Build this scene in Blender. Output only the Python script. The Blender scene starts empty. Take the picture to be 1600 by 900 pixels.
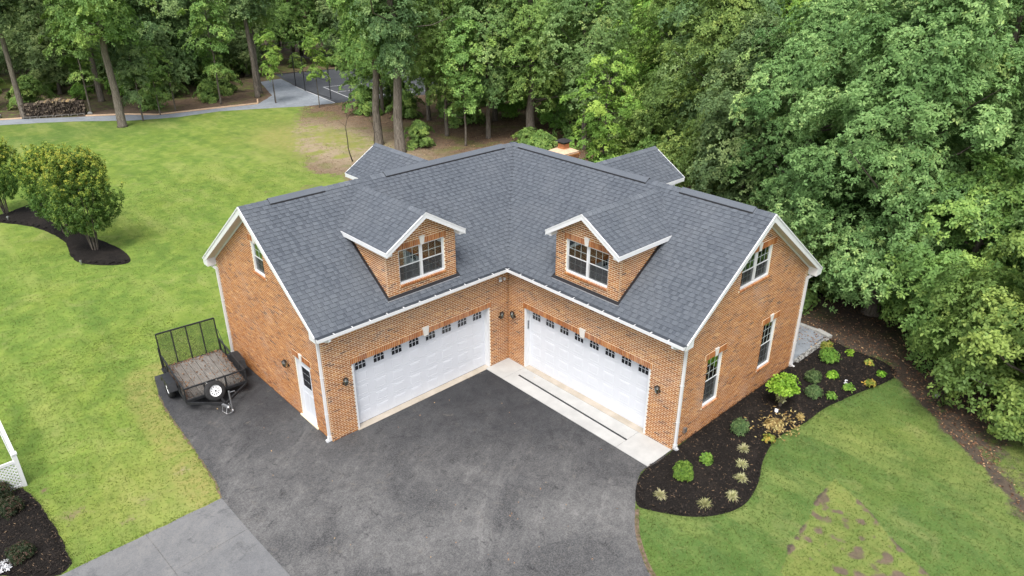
import bpy, math, random
import numpy as np
from mathutils import Vector, Matrix
R = math.radians
sc = bpy.context.scene
col = sc.collection
rng = random.Random(11)

# ------------------------------------------------------------------ camera
CAM = np.array([15.8728, 17.3726, 14.2102]); YAW, PIT, FPX = 3.9661, -0.4478, 1145.39
cd = bpy.data.cameras.new('camera'); cam = bpy.data.objects.new('camera', cd); col.objects.link(cam)
cam.location = CAM.tolist()
fwd = Vector((math.cos(YAW)*math.cos(PIT), math.sin(YAW)*math.cos(PIT), math.sin(PIT)))
cam.rotation_euler = fwd.to_track_quat('-Z', 'Y').to_euler()
cd.sensor_width = 36; cd.lens = 36*FPX/1600; cd.clip_end = 3000; cd.clip_start = .1
sc.camera = cam
# ------------------------------------------------------------------ light
SUN_EL, SUN_AZ = 60, 36           # azimuth of the sun measured from +x towards +y
w = bpy.data.worlds.new('World'); sc.world = w; w.use_nodes = True
nt = w.node_tree; bg = nt.nodes['Background']
sky = nt.nodes.new('ShaderNodeTexSky'); sky.sky_type = 'NISHITA'; sky.sun_disc = False
sky.sun_elevation = R(SUN_EL); sky.sun_rotation = R(90-SUN_AZ)
sky.dust_density = 4; sky.air_density = 1.0; sky.ozone_density = 1
hs = nt.nodes.new('ShaderNodeHueSaturation'); hs.inputs['Saturation'].default_value = .42
nt.links.new(sky.outputs[0], hs.inputs['Color']); nt.links.new(hs.outputs[0], bg.inputs[0])
bg.inputs[1].default_value = .15
sl = bpy.data.lights.new('sun', 'SUN'); so = bpy.data.objects.new('sun', sl); col.objects.link(so)
sl.energy = 1.15; sl.angle = R(22); sl.color = (1, .96, .9)
sd = Vector((math.cos(R(SUN_EL))*math.cos(R(SUN_AZ)), math.cos(R(SUN_EL))*math.sin(R(SUN_AZ)), math.sin(R(SUN_EL))))
so.rotation_euler = sd.to_track_quat('Z', 'Y').to_euler(); so.location = (0, 0, 40)
sc.view_settings.view_transform = 'Standard'; sc.view_settings.look = 'None'
sc.view_settings.exposure = 1.0; sc.view_settings.gamma = 1

# ------------------------------------------------------------------ object helpers
def tag(o, label=None, cat=None, group=None, kind=None):
    if label: o['label'] = label
    if cat: o['category'] = cat
    if group: o['group'] = group
    if kind: o['kind'] = kind
    return o
def link(o, parent=None):
    col.objects.link(o)
    if parent is not None: o.parent = parent
    return o
def empty(name, loc=(0, 0, 0), rz=0):
    o = bpy.data.objects.new(name, None); o.location = loc; o.rotation_euler = (0, 0, rz)
    o.empty_display_size = .3
    return link(o)
class MB:
    """collects verts and faces; tint = one number per face"""
    def __init__(s): s.v = []; s.f = []; s.t = []; s.mi = []; s.ct = 0.5; s.cm = 0
    def poly(s, pts, t=None):
        n = len(s.v); s.v += [tuple(map(float, p)) for p in pts]; s.f.append(tuple(range(n, n+len(pts))))
        s.t.append(s.ct if t is None else t); s.mi.append(s.cm)
    def mesh_add(s, vs, fs, t=None):
        n = len(s.v); s.v += [tuple(map(float, p)) for p in vs]
        for f in fs:
            s.f.append(tuple(i+n for i in f)); s.t.append(s.ct if t is None else t); s.mi.append(s.cm)
    def hexa(s, p, t=None, skip=()):
        # p: 8 points, bottom 0-3, top 4-7
        F = [(0, 3, 2, 1), (4, 5, 6, 7), (0, 1, 5, 4), (1, 2, 6, 5), (2, 3, 7, 6), (3, 0, 4, 7)]
        s.mesh_add(p, [f for i, f in enumerate(F) if i not in skip], t)
    def box(s, x0, x1, y0, y1, z0, z1, t=None, M=None):
        p = [(x0, y0, z0), (x1, y0, z0), (x1, y1, z0), (x0, y1, z0), (x0, y0, z1), (x1, y0, z1), (x1, y1, z1), (x0, y1, z1)]
        if M: p = [M(*q) for q in p]
        s.hexa(p, t)
    def prism(s, pts, h, t=None):
        # polygon of 3d points extruded by vector h
        n = len(pts); q = [tuple(a+b for a, b in zip(p, h)) for p in pts]
        s.mesh_add(list(pts)+q, [tuple(range(n))[::-1], tuple(range(n, 2*n))]+[(i, (i+1) % n, n+(i+1) % n, n+i) for i in range(n)], t)
    def bar(s, a, b, w=.03, h=None, t=None):
        a = Vector(a); b = Vector(b); d = (b-a)
        if d.length < 1e-6: return
        d.normalize(); up = Vector((0, 0, 1)) if abs(d.z) < .95 else Vector((1, 0, 0))
        x = d.cross(up).normalized(); y = x.cross(d); h = h or w
        c = [x*(-w/2)+y*(-h/2), x*(w/2)+y*(-h/2), x*(w/2)+y*(h/2), x*(-w/2)+y*(h/2)]
        s.hexa([a+k for k in c]+[b+k for k in c], t)
    def tube(s, pts, rad, n=8, t=None, cap=True):
        pts = [Vector(p) for p in pts]; rings = []
        if not hasattr(rad, '__len__'): rad = [rad]*len(pts)
        px = None
        for i, p in enumerate(pts):
            d = (pts[min(i+1, len(pts)-1)]-pts[max(i-1, 0)])
            d = d.normalized() if d.length > 1e-9 else Vector((0, 0, 1))
            if px is None: px = d.cross(Vector((.31, .93, .17)) if abs(d.x) > .7 else Vector((1, .1, .05))).normalized()
            px = (px-d*px.dot(d)).normalized(); py = d.cross(px)
            rings.append([p+(px*math.cos(2*math.pi*k/n)+py*math.sin(2*math.pi*k/n))*rad[i] for k in range(n)])
        vs = [q for r in rings for q in r]; fs = []
        for i in range(len(pts)-1):
            for k in range(n):
                fs.append((i*n+k, i*n+(k+1) % n, (i+1)*n+(k+1) % n, (i+1)*n+k))
        if cap: fs += [tuple(range(n))[::-1], tuple(range((len(pts)-1)*n, len(pts)*n))]
        s.mesh_add(vs, fs, t)
    def lathe(s, prof, c=(0, 0, 0), axis=(0, 0, 1), n=16, t=None):
        # prof list of (r, h)
        ax = Vector(axis).normalized(); x = ax.orthogonal().normalized(); y = ax.cross(x); c = Vector(c)
        vs = [c+ax*h+(x*math.cos(2*math.pi*k/n)+y*math.sin(2*math.pi*k/n))*max(r, 1e-4) for r, h in prof for k in range(n)]
        fs = [(i*n+k, i*n+(k+1) % n, (i+1)*n+(k+1) % n, (i+1)*n+k) for i in range(len(prof)-1) for k in range(n)]
        s.mesh_add(vs, fs, t)
    def mesh(s, name, mats, smooth=False):
        me = bpy.data.meshes.new(name); me.from_pydata(s.v, [], s.f)
        for m in (mats if isinstance(mats, (list, tuple)) else [mats]): me.materials.append(m)
        a = me.attributes.new('tint', 'FLOAT', 'FACE'); a.data.foreach_set('value', np.array(s.t, 'f'))
        me.polygons.foreach_set('material_index', np.array(s.mi, 'i'))
        if smooth: me.polygons.foreach_set('use_smooth', np.ones(len(s.f), bool))
        me.update(); return me
    def build(s, name, mats, parent=None, smooth=False, kind=None):
        o = bpy.data.objects.new(name, s.mesh(name, mats, smooth))
        if kind: o['kind'] = kind
        return link(o, parent)
def obj_of(name, me, parent=None, loc=None, scale=None, rz=None):
    o = bpy.data.objects.new(name, me)
    if loc is not None: o.location = loc
    if scale is not None: o.scale = scale
    if rz is not None: o.rotation_euler = (0, 0, rz)
    return link(o, parent)
def copy_tree(o, parent=None):
    c = o.copy(); col.objects.link(c); c.parent = parent
    for ch in list(o.children): copy_tree(ch, c)
    return c

# ------------------------------------------------------------------ material helpers
class NT:
    def __init__(s, name):
        s.m = bpy.data.materials.new(name); s.m.use_nodes = True; s.t = s.m.node_tree; s.t.nodes.clear()
        s.out = s.t.nodes.new('ShaderNodeOutputMaterial'); s._pos = None
    def n(s, typ, **kw):
        nd = s.t.nodes.new('ShaderNode'+typ)
        for k, v in kw.items(): setattr(nd, k, v)
        return nd
    def put(s, nd, i, v):
        if v is None: return
        if isinstance(v, bpy.types.NodeSocket): s.t.links.new(v, nd.inputs[i])
        else:
            if isinstance(v, (tuple, list)) and len(v) == 3 and nd.inputs[i].type == 'RGBA': v = (*v, 1)
            nd.inputs[i].default_value = v
    def pos(s):
        if s._pos is None: s._pos = s.n('NewGeometry').outputs['Position']
        return s._pos
    def map(s, scale=(1, 1, 1), rot=(0, 0, 0), src=None):
        nd = s.n('Mapping'); s.put(nd, 'Vector', src or s.pos()); nd.inputs['Scale'].default_value = scale; nd.inputs['Rotation'].default_value = rot
        return nd.outputs[0]
    def noise(s, scale, detail=4, rough=.55, vec=None, dist=0):
        nd = s.n('TexNoise'); s.put(nd, 'Vector', vec or s.pos()); nd.inputs['Scale'].default_value = scale
        nd.inputs['Detail'].default_value = detail; nd.inputs['Roughness'].default_value = rough; nd.inputs['Distortion'].default_value = dist
        return nd.outputs['Fac']
    def ramp(s, fac, stops, mode='LINEAR'):
        nd = s.n('ValToRGB'); s.put(nd, 'Fac', fac); cr = nd.color_ramp; cr.interpolation = mode
        while len(cr.elements) < len(stops): cr.elements.new(.5)
        for e, (p, c) in zip(cr.elements, stops):
            e.position = p; e.color = (*c, 1) if isinstance(c, (tuple, list)) else (c, c, c, 1)
        return nd.outputs['Color']
    def mix(s, a, b, fac, mode='MIX'):
        nd = s.n('Mix', data_type='RGBA', blend_type=mode); s.put(nd, 0, fac); s.put(nd, 6, a); s.put(nd, 7, b)
        return nd.outputs[2]
    def math(s, op, a, b=None, clamp=False):
        nd = s.n('Math', operation=op, use_clamp=clamp); s.put(nd, 0, a); s.put(nd, 1, b); return nd.outputs[0]
    def attr(s, name, typ='GEOMETRY'):
        return s.n('Attribute', attribute_name=name, attribute_type=typ).outputs['Fac']
    def bump(s, h, strength=.4, dist=.01):
        nd = s.n('Bump'); s.put(nd, 'Height', h); nd.inputs['Strength'].default_value = strength; nd.inputs['Distance'].default_value = dist
        return nd.outputs[0]
    def bsdf(s, colr, rough=.8, spec=.3, metal=0, normal=None, **kw):
        nd = s.n('BsdfPrincipled'); s.put(nd, 'Base Color', colr); s.put(nd, 'Roughness', rough); nd.inputs['Specular IOR Level'].default_value = spec
        s.put(nd, 'Metallic', metal); s.put(nd, 'Normal', normal)
        for k, v in kw.items(): s.put(nd, k, v)
        return nd.outputs[0]
    def done(s, sh):
        s.t.links.new(sh, s.out.inputs['Surface']); return s.m
def simple(name, c, rough=.6, spec=.3, metal=0, var=.12, sc_=6, bump=0):
    g = NT(name); n = g.noise(sc_, 4)
    cc = g.mix(tuple(x*(1-var) for x in c), tuple(min(1, x*(1+var)) for x in c), g.ramp(n, [(.3, 0.), (.7, 1.)]))
    return g.done(g.bsdf(cc, rough, spec, metal, g.bump(g.noise(sc_*8, 3), bump, .01) if bump else None))

M = {}
# bricks: per-brick tint picks fired colour, fine noise for the face
def brick_mat(name, stops):
    g = NT(name)
    c = g.ramp(g.attr('tint'), stops)
    c = g.mix(c, (0.60, .36, .20), g.ramp(g.noise(9, 6, .7), [(.6, 0.), (.8, .22)]))
    c = g.mix(c, (0.5, .5, .5), g.ramp(g.noise(1.1, 3), [(.5, 0.), (.85, .18)]))
    c = g.mix(c, (.5, .5, .5), g.ramp(g.noise(60, 3), [(.3, .0), (.8, .25)]), 'OVERLAY')
    return g.done(g.bsdf(c, .9, .15, 0, g.bump(g.noise(90, 3), .4, .004)))
M['brick'] = brick_mat('fired_brick', [(0, (.10, .042, .028)), (.15, (.17, .065, .033)), (.35, (.255, .10, .036)), (.62, (.34, .138, .044)), (.9, (.42, .188, .060)), (1, (.48, .25, .095))])
M['soldier'] = brick_mat('soldier_brick', [(0, (.28, .10, .038)), (.5, (.38, .15, .055)), (1, (.48, .23, .09))])
g = NT('mortar'); M['mortar'] = g.done(g.bsdf(g.mix((.78, .66, .47), (.88, .77, .58), g.noise(5, 5)), .95, .1, 0, g.bump(g.noise(120, 2), .3, .003)))
# shingles
g = NT('slate_grey_shingle')
c = g.ramp(g.attr('tint'), [(0, (.040, .047, .060)), (.35, (.062, .072, .089)), (.75, (.102, .115, .135)), (1, (.135, .150, .172))])
c = g.mix(c, (.14, .15, .165), g.ramp(g.noise(.8, 4), [(.45, 0.), (.8, .35)]))
gr = g.noise(160, 2, .7)
c = g.mix(c, (.26, .28, .30), g.ramp(gr, [(.52, 0.), (.68, .45)])); c = g.mix(c, (.03, .035, .04), g.ramp(gr, [(.3, .5), (.42, 0.)]))
M['shingle'] = g.done(g.bsdf(c, .92, .2, 0, g.bump(gr, .5, .004)))
M['white'] = simple('white_paint', (.66, .67, .68), .45, .4, var=.03)
M['white_door'] = simple('white_door_steel', (.61, .63, .67), .4, .4, var=.02, sc_=2)
M['vinyl'] = simple('white_vinyl_trim', (.65, .66, .67), .4, .4, var=.04, sc_=3)
M['grille'] = simple('grille_between_panes', (.42, .46, .45), .5, .3, var=.05)
M['soffit'] = simple('cream_soffit', (.66, .60, .53), .7, .2, var=.05)
M['stone_key'] = simple('cast_stone', (.62, .60, .56), .8, .2, var=.08, sc_=20, bump=.2)
M['flash'] = simple('black_flashing', (.014, .013, .015), .45, .4)
M['black_metal'] = simple('black_powder_coat', (.02, .021, .023), .45, .4, var=.3, sc_=10)
M['dark_bronze'] = simple('dark_bronze', (.03, .026, .023), .35, .5, .3)
M['galv'] = simple('galvanised_steel', (.42, .43, .44), .35, .5, .8, var=.2, sc_=30)
M['chrome'] = simple('bright_steel', (.6, .62, .63), .2, .5, 1)
M['rubber'] = simple('tyre_rubber', (.022, .022, .023), .75, .3, var=.3, sc_=20, bump=.3)
M['rimwhite'] = simple('white_wheel', (.75, .76, .77), .35, .5, var=.05)
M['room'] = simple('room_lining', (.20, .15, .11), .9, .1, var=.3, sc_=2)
M['clay'] = simple('clay_flue', (.50, .20, .085), .85, .2, var=.15)
M['cap'] = simple('mortar_crown', (.56, .40, .27), .9, .1, var=.12)
g = NT('window_glass'); fr = g.n('Fresnel'); fr.inputs[0].default_value = 1.5
gl = g.n('BsdfGlossy'); gl.inputs['Roughness'].default_value = .015; g.put(gl, 0, (.85, .95, .92))
tr = g.n('BsdfTransparent'); g.put(tr, 0, (.42, .46, .45)); ms = g.n('MixShader')
g.t.links.new(g.math('ADD', g.math('MULTIPLY', fr.outputs[0], 2.0), .14, True), ms.inputs[0]); g.t.links.new(tr.outputs[0], ms.inputs[1]); g.t.links.new(gl.outputs[0], ms.inputs[2])
M['glass'] = g.done(ms.outputs[0])
M['lite'] = simple('garage_lite_glass', (.018, .02, .024), .12, .6, var=.2)
g = NT('lamp_glass'); M['lampglass'] = g.done(g.bsdf((.75, .75, .72), .08, .6))

g = NT('insect_screen'); tr = g.n('BsdfTransparent'); ms = g.n('MixShader'); ms.inputs[0].default_value = .42; g.t.links.new(tr.outputs[0], ms.inputs[1]); g.t.links.new(g.bsdf((.06, .062, .065), .8, .2), ms.inputs[2]); M['screen'] = g.done(ms.outputs[0])
# concrete
def concrete(name, a, b):
    g = NT(name); c = g.mix(a, b, g.ramp(g.noise(1.6, 6, .6), [(.35, 0.), (.65, 1.)]))
    c = g.mix(c, tuple(x*.7 for x in a), g.ramp(g.noise(.7, 5, .7), [(.55, 0.), (.75, .35)]))
    c = g.mix(c, tuple(x*.6 for x in a), g.ramp(g.noise(120, 2), [(.55, 0.), (.75, .3)]))
    return g.done(g.bsdf(c, .9, .2, 0, g.bump(g.noise(150, 2), .25, .003)))
M['concrete'] = concrete('pale_concrete', (.38, .38, .37), (.46, .46, .445))
M['threshold'] = concrete('tan_concrete', (.36, .32, .26), (.46, .41, .35))
M['paver'] = concrete('grey_paver', (.30, .30, .29), (.40, .40, .38))

# asphalt, fresh and old
def asphalt(name, dark, mid, dust, dusty):
    g = NT(name)
    big = g.noise(.30, 6, .62, dist=.7); med = g.noise(1.3, 8, .7, dist=1.2)
    c = g.mix(dark, mid, g.ramp(g.math('ADD', g.math('MULTIPLY', big, .45), g.math('MULTIPLY', med, .55)), [(.40, 0.), (.60, 1.)]))
    sep = g.n('SeparateXYZ'); g.put(sep, 0, g.pos())
    away = g.ramp(g.math('MULTIPLY', g.math('ADD', sep.outputs[0], sep.outputs[1]), .05), [(.20, .07), (.58, 1.)])   # dust tracked in from the road
    wear = g.ramp(g.noise(.42, 5, .6, dist=.5), [(.38, .25), (.64, 1.)])
    c = g.mix(c, dust, g.math('MULTIPLY', g.math('MULTIPLY', away, wear), dusty*.34))
    # curved tyre scuffs: stretched along an arc round the turning place
    arc = g.n('VectorMath', operation='DISTANCE'); g.put(arc, 0, g.pos()); arc.inputs[1].default_value = (-6, 22, 0)
    cmb = g.n('CombineXYZ'); g.put(cmb, 0, arc.outputs['Value']); g.put(cmb, 1, g.math('MULTIPLY', sep.outputs[0], .16)); 
    wob = g.n('VectorMath', operation='ADD'); g.put(wob, 0, cmb.outputs[0]); nc = g.n('TexNoise'); g.put(nc, 'Vector', g.pos()); nc.inputs['Scale'].default_value = .5; g.put(wob, 1, nc.outputs['Color'])
    s1 = g.noise(2.0, 12, .86, wob.outputs[0]); s2 = g.noise(5, 12, .9, g.map((.6, 1, 1), (0, 0, .5))); s3 = g.noise(9, 10, .88, g.map((1, .5, 1), (0, 0, 1.1)))
    s4 = g.noise(4, 12, .88, g.map((1, .16, 1), (0, 0, 2.4)))
    for s_, lo, hi, am in ((s1, .50, .62, .60), (s2, .50, .64, .60), (s3, .52, .66, .5), (s4, .53, .64, .5)):
        c = g.mix(c, dust, g.math('MULTIPLY', g.math('MULTIPLY', g.ramp(s_, [(lo, 0.), (hi, am)]), away), g.math('MULTIPLY', wear, dusty)))
    c = g.mix(c, tuple(x*.75 for x in dark), g.ramp(g.noise(1.9, 9, .8, dist=.8), [(.34, .8), (.46, 0.)]))
    c = g.mix(c, (.30, .26, .20), g.math('MULTIPLY', g.ramp(g.noise(1.2, 10, .85, dist=1.5), [(.58, 0.), (.66, .45)]), dusty*.6))
    grit = g.noise(24, 8, .9); c = g.mix(c, dust, g.math('MULTIPLY', g.math('MULTIPLY', g.ramp(grit, [(.48, 0.), (.62, .55)]), away), dusty)); c = g.mix(c, tuple(x*.7 for x in dark), g.ramp(grit, [(.36, .55), (.46, 0.)]))
    fine = g.noise(140, 2, .8)
    c = g.mix(c, (.26, .26, .25), g.ramp(fine, [(.56, 0.), (.72, .30)])); c = g.mix(c, (.012, .012, .013), g.ramp(fine, [(.28, .45), (.44, 0.)]))
    return g.done(g.bsdf(c, .88, .25, 0, g.bump(fine, .5, .004)))
M['asphalt'] = asphalt('new_asphalt', (.021, .022, .026), (.042, .044, .048), (.235, .230, .222), 1.0)
M['asphalt_old'] = asphalt('old_asphalt', (.105, .110, .118), (.145, .150, .158), (.25, .245, .235), .7)
M['gravel'] = asphalt('blue_grey_gravel', (.20, .22, .25), (.28, .31, .34), (.34, .36, .37), .7)
M['court'] = asphalt('court_surface', (.06, .065, .075), (.08, .085, .095), (.14, .14, .14), .4)
# ground: grass / worn grass / dirt by the vertex fields grass, dry, lush
def ground_material():
    g = NT('ground_cover')
    gr, dry, lush = g.attr('grass'), g.attr('dry'), g.attr('lush')
    n1 = g.noise(.22, 4, .6); n2 = g.noise(1.3, 6, .65, dist=.6); n3 = g.noise(26, 6, .85, g.map((1, .7, 1), (0, 0, .6)))
    n4 = g.noise(5, 9, .82, g.map((.55, 1, 1), (0, 0, .9)))
    A = g.ramp(n2, [(.28, (.072, .140, .022)), (.45, (.115, .195, .030)), (.6, (.165, .245, .042)), (.78, (.25, .29, .080))])
    B = g.ramp(n2, [(.3, (.036, .088, .024)), (.52, (.058, .122, .032)), (.75, (.105, .165, .048))])
    c = g.mix(A, B, lush)
    c = g.mix(c, (.24, .26, .04), g.ramp(n1, [(.48, 0.), (.72, .32)]))
    c = g.mix(c, (.06, .11, .02), g.ramp(n4, [(.30, .45), (.48, 0.)]))
    c = g.mix(c, (.30, .30, .10), g.ramp(n4, [(.56, 0.), (.76, .5)]))
    # mown bands
    wv = g.n('TexWave', wave_type='BANDS'); g.put(wv, 'Vector', g.map((1, 1, 1), (0, 0, R(38)))); wv.inputs['Scale'].default_value = .28; wv.inputs['Distortion'].default_value = 1.5
    c = g.mix(c, (.06, .13, .02), g.math('MULTIPLY', wv.outputs['Fac'], .22)); ms_ = g.noise(.55, 6, .65, g.map((1, .22, 1), (0, 0, R(-35)))); c = g.mix(c, (.30, .32, .10), g.ramp(ms_, [(.50, 0.), (.70, .5)])); c = g.mix(c, (.055, .12, .02), g.ramp(ms_, [(.34, .5), (.47, 0.)]))
    c = g.mix(c, (.26, .235, .08), g.math('MULTIPLY', dry, g.ramp(g.noise(3, 6, .7), [(.3, .25), (.65, 1.)])))
    c = g.mix(c, (.05, .09, .018), g.ramp(n3, [(.32, .18), (.5, 0.)])); c = g.mix(c, (.36, .37, .15), g.ramp(n3, [(.52, 0.), (.75, .5)]))
    n5 = g.noise(.7, 7, .72, dist=.8); c = g.mix(c, (.30, .28, .12), g.ramp(n5, [(.54, 0.), (.72, .36)])); c = g.mix(c, (.055, .105, .02), g.ramp(n5, [(.30, .5), (.44, 0.)]))
    # soil with leaf litter
    d1 = g.noise(2.5, 7, .75, dist=1.); d2 = g.noise(26, 5, .8); d3 = g.noise(.35, 4, .6)
    d = g.ramp(d1, [(.3, (.060, .040, .028)), (.48, (.115, .075, .052)), (.62, (.175, .118, .080)), (.8, (.25, .185, .13))])
    d = g.mix(d, (.30, .20, .13), g.ramp(d2, [(.55, 0.), (.68, .75)])); d = g.mix(d, (.03, .02, .015), g.ramp(d2, [(.3, .75), (.44, 0.)]))
    d = g.mix(d, g.mix((.22, .165, .11), (.44, .37, .25), d1), g.math('MULTIPLY', dry, .85)); d = g.mix(d, (.12, .16, .035), g.ramp(d3, [(.52, 0.), (.68, .75)]))
    f = g.math('ADD', gr, g.math('MULTIPLY', g.math('SUBTRACT', g.noise(1.6, 8, .75), .5), 1.7))
    f = g.math('ADD', f, g.math('MULTIPLY', g.math('SUBTRACT', g.noise(20, 4, .7), .5), .5))
    d = g.mix(d, (.05, .044, .038), g.math('MULTIPLY', lush, g.ramp(g.noise(4, 5, .7), [(.4, .65), (.6, 1.)])))
    fac = g.ramp(f, [(.34, 0.), (.60, 1.)])
    h = g.mix(d2, n3, fac)
    return g.done(g.bsdf(g.mix(d, c, fac), .95, .12, 0, g.bump(h, .3, .02)))
M['ground'] = ground_material()
g = NT('grass_blades')
n2 = g.noise(1.3, 6, .65, dist=.6)
c = g.mix(g.ramp(n2, [(.3, (.11, .17, .03)), (.55, (.17, .23, .045)), (.78, (.25, .28, .08))]), g.ramp(n2, [(.3, (.05, .105, .028)), (.75, (.11, .165, .05))]), g.attr('lush'))
c = g.mix(c, (.32, .34, .13), g.ramp(g.attr('tint'), [(.55, 0.), (1, .7)])); c = g.mix(c, (.42, .50, .16), .22)
tb_ = g.n('BsdfTranslucent'); g.put(tb_, 0, c); mb_ = g.n('MixShader'); mb_.inputs[0].default_value = .5; g.t.links.new(g.bsdf(c, .8, .1), mb_.inputs[1]); g.t.links.new(tb_.outputs[0], mb_.inputs[2]); M['blades'] = g.done(mb_.outputs[0])
g = NT('black_mulch')
n = g.noise(34, 5, .8, dist=1.5); c = g.ramp(n, [(.3, (.006, .0055, .005)), (.5, (.014, .012, .011)), (.68, (.03, .026, .023)), (.85, (.07, .055, .045))])
c = g.mix(c, (.05, .04, .033), g.ramp(g.noise(.9, 5, .6), [(.5, 0.), (.75, .45)]))
M['mulch'] = g.done(g.bsdf(c, .95, .12, 0, g.bump(n, .9, .03)))
g = NT('mulch_chip'); M['chip'] = g.done(g.bsdf(g.ramp(g.attr('tint'), [(0, (.008, .007, .006)), (.7, (.028, .023, .02)), (.93, (.06, .045, .035)), (1, (.22, .15, .09))]), .9, .15))
g = NT('dry_leaf'); M['litter'] = g.done(g.bsdf(g.ramp(g.attr('tint'), [(0, (.06, .032, .02)), (.5, (.16, .085, .048)), (.85, (.27, .16, .09)), (1, (.48, .34, .18))]), .8, .2))
g = NT('bark'); v = g.noise(3, 6, .7, g.map((5, 5, .7)), 1.2)
c = g.ramp(v, [(.3, (.045, .037, .030)), (.5, (.13, .112, .092)), (.72, (.25, .225, .19))])
M['bark'] = g.done(g.bsdf(c, .95, .1, 0, g.bump(v, .8, .04)))
g = NT('dark_bark'); v = g.noise(3, 6, .7, g.map((5, 5, .7)), 1.2); M['bark_dark'] = g.done(g.bsdf(g.ramp(v, [(.3, (.02, .017, .014)), (.7, (.10, .085, .07))]), .95, .1, 0, g.bump(v, .8, .04)))
def leaf_mat(name, stops, trans=.3, gloss=.16):
    g = NT(name); c = g.ramp(g.attr('tint'), stops)
    rnd = g.n('ObjectInfo').outputs['Random']
    hsv = g.n('HueSaturation'); g.put(hsv, 'Color', c); g.put(hsv, 'Hue', g.math('ADD', .492, g.math('MULTIPLY', rnd, .02))); g.put(hsv, 'Value', g.math('ADD', 1.0, g.math('MULTIPLY', rnd, .38)))
    c = hsv.outputs[0]
    t = g.n('BsdfTranslucent'); g.put(t, 0, g.mix(c, (.25, .35, .05), .25)); ms = g.n('MixShader'); ms.inputs[0].default_value = trans
    g.t.links.new(g.bsdf(c, .5, gloss), ms.inputs[1]); g.t.links.new(t.outputs[0], ms.inputs[2]); return g.done(ms.outputs[0])
M['leaf_oak'] = leaf_mat('oak_leaf', [(0, (.085, .155, .05)), (.5, (.155, .255, .085)), (.85, (.25, .36, .13)), (1, (.35, .45, .15))])
M['leaf_mid'] = leaf_mat('forest_leaf', [(0, (.095, .165, .045)), (.5, (.165, .265, .07)), (1, (.30, .40, .10))])
M['leaf_blue'] = leaf_mat('cool_forest_leaf', [(0, (.08, .135, .055)), (.5, (.14, .22, .085)), (1, (.25, .33, .125))])
M['leaf_light'] = leaf_mat('light_green_leaf', [(0, (.12, .23, .045)), (.5, (.19, .34, .065)), (1, (.32, .46, .09))])
M['leaf_myrtle'] = leaf_mat('myrtle_leaf', [(0, (.055, .12, .032)), (.45, (.105, .19, .04)), (.7, (.25, .32, .05)), (1, (.46, .43, .07))])
M['leaf_lime'] = leaf_mat('lime_leaf', [(0, (.13, .26, .03)), (.6, (.22, .42, .04)), (1, (.33, .50, .07))])
M['leaf_box'] = leaf_mat('boxwood_leaf', [(0, (.08, .16, .03)), (.6, (.15, .29, .045)), (1, (.25, .38, .07))])
M['leaf_grey'] = leaf_mat('grey_green_leaf', [(0, (.05, .09, .035)), (.6, (.10, .16, .06)), (1, (.17, .23, .09))])
M['leaf_dark'] = leaf_mat('dark_shrub_leaf', [(0, (.015, .028, .012)), (.6, (.035, .05, .025)), (1, (.09, .05, .04))])
M['leaf_yellow'] = leaf_mat('yellow_leaf', [(0, (.16, .22, .04)), (.7, (.28, .30, .06)), (1, (.45, .28, .06))])
M['leaf_straw'] = leaf_mat('straw_grass', [(0, (.24, .26, .10)), (.6, (.42, .40, .22)), (1, (.62, .58, .38))])
M['leaf_tan'] = leaf_mat('wilted_leaf', [(0, (.20, .13, .05)), (.5, (.42, .31, .12)), (1, (.55, .48, .22))])
g = NT('weathered_plank'); v = g.noise(4, 6, .7, g.map((6, .6, 1)), .6)
c = g.mix(g.ramp(v, [(.3, (.09, .085, .078)), (.5, (.18, .170, .155)), (.72, (.29, .28, .26))]), (.13, .115, .10), g.ramp(g.attr('tint'), [(0, 0.), (1, .6)]))
M['plank'] = g.done(g.bsdf(c, .9, .15, 0, g.bump(v, .4, .01)))
g = NT('cut_log'); M['log'] = g.done(g.bsdf(g.ramp(g.attr('tint'), [(0, (.03, .024, .02)), (.55, (.10, .08, .065)), (.85, (.24, .19, .14)), (1, (.5, .36, .2))]), .9, .1))
g = NT('steel_mesh_screen')      # expanded-steel mesh far too fine to pick apart: alternating wire and gap
def mesh_screen():
    g = NT('expanded_mesh'); tr = g.n('BsdfTransparent'); ms = g.n('MixShader')
    v = g.n('TexVoronoi', feature='DISTANCE_TO_EDGE'); g.put(v, 'Vector', g.pos()); v.inputs['Scale'].default_value = 95
    g.t.links.new(g.ramp(v.outputs['Distance'], [(.06, 1.), (.11, 0.)]), ms.inputs[0]); g.t.links.new(tr.outputs[0], ms.inputs[1])
    g.t.links.new(g.bsdf((.02, .02, .022), .6, .3), ms.inputs[2]); return g.done(ms.outputs[0])
M['mesh'] = mesh_screen()

# ================================================================== THE GARAGE
LEN, DEP = 7.4, 7.27          # wing front length, wing depth
HALF = DEP/2; RZ = 6.84; SL = .735; OV = .30
CT = 1/math.sqrt(1+SL*SL); ST = SL*CT
roof_z = lambda v: RZ-SL*abs(v+HALF)     # v = across the wing, 0 on the front wall
CO = 2.437/36                            # one brick course
garage = empty('brick_garage'); tag(garage, 'red brick L-shaped garage with grey shingle roof, four dormers and two white doors', 'garage')
def FR(o, u, n):                         # wall frame: (u, d, z) -> world
    def f(a, d, z): return (o[0]+u[0]*a+n[0]*d, o[1]+u[1]*a+n[1]*d, z)
    f.u = u; f.n = n; return f
W = {'A': FR((0, 0), (1, 0), (0, 1)), 'B': FR((0, 0), (0, 1), (1, 0)),
     'AG': FR((LEN, 0), (0, -1), (1, 0)), 'BG': FR((0, LEN), (-1, 0), (0, 1)),
     'AR': FR((LEN, -DEP), (-1, 0), (0, -1)), 'BR': FR((-DEP, LEN), (0, -1), (-1, 0))}
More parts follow.
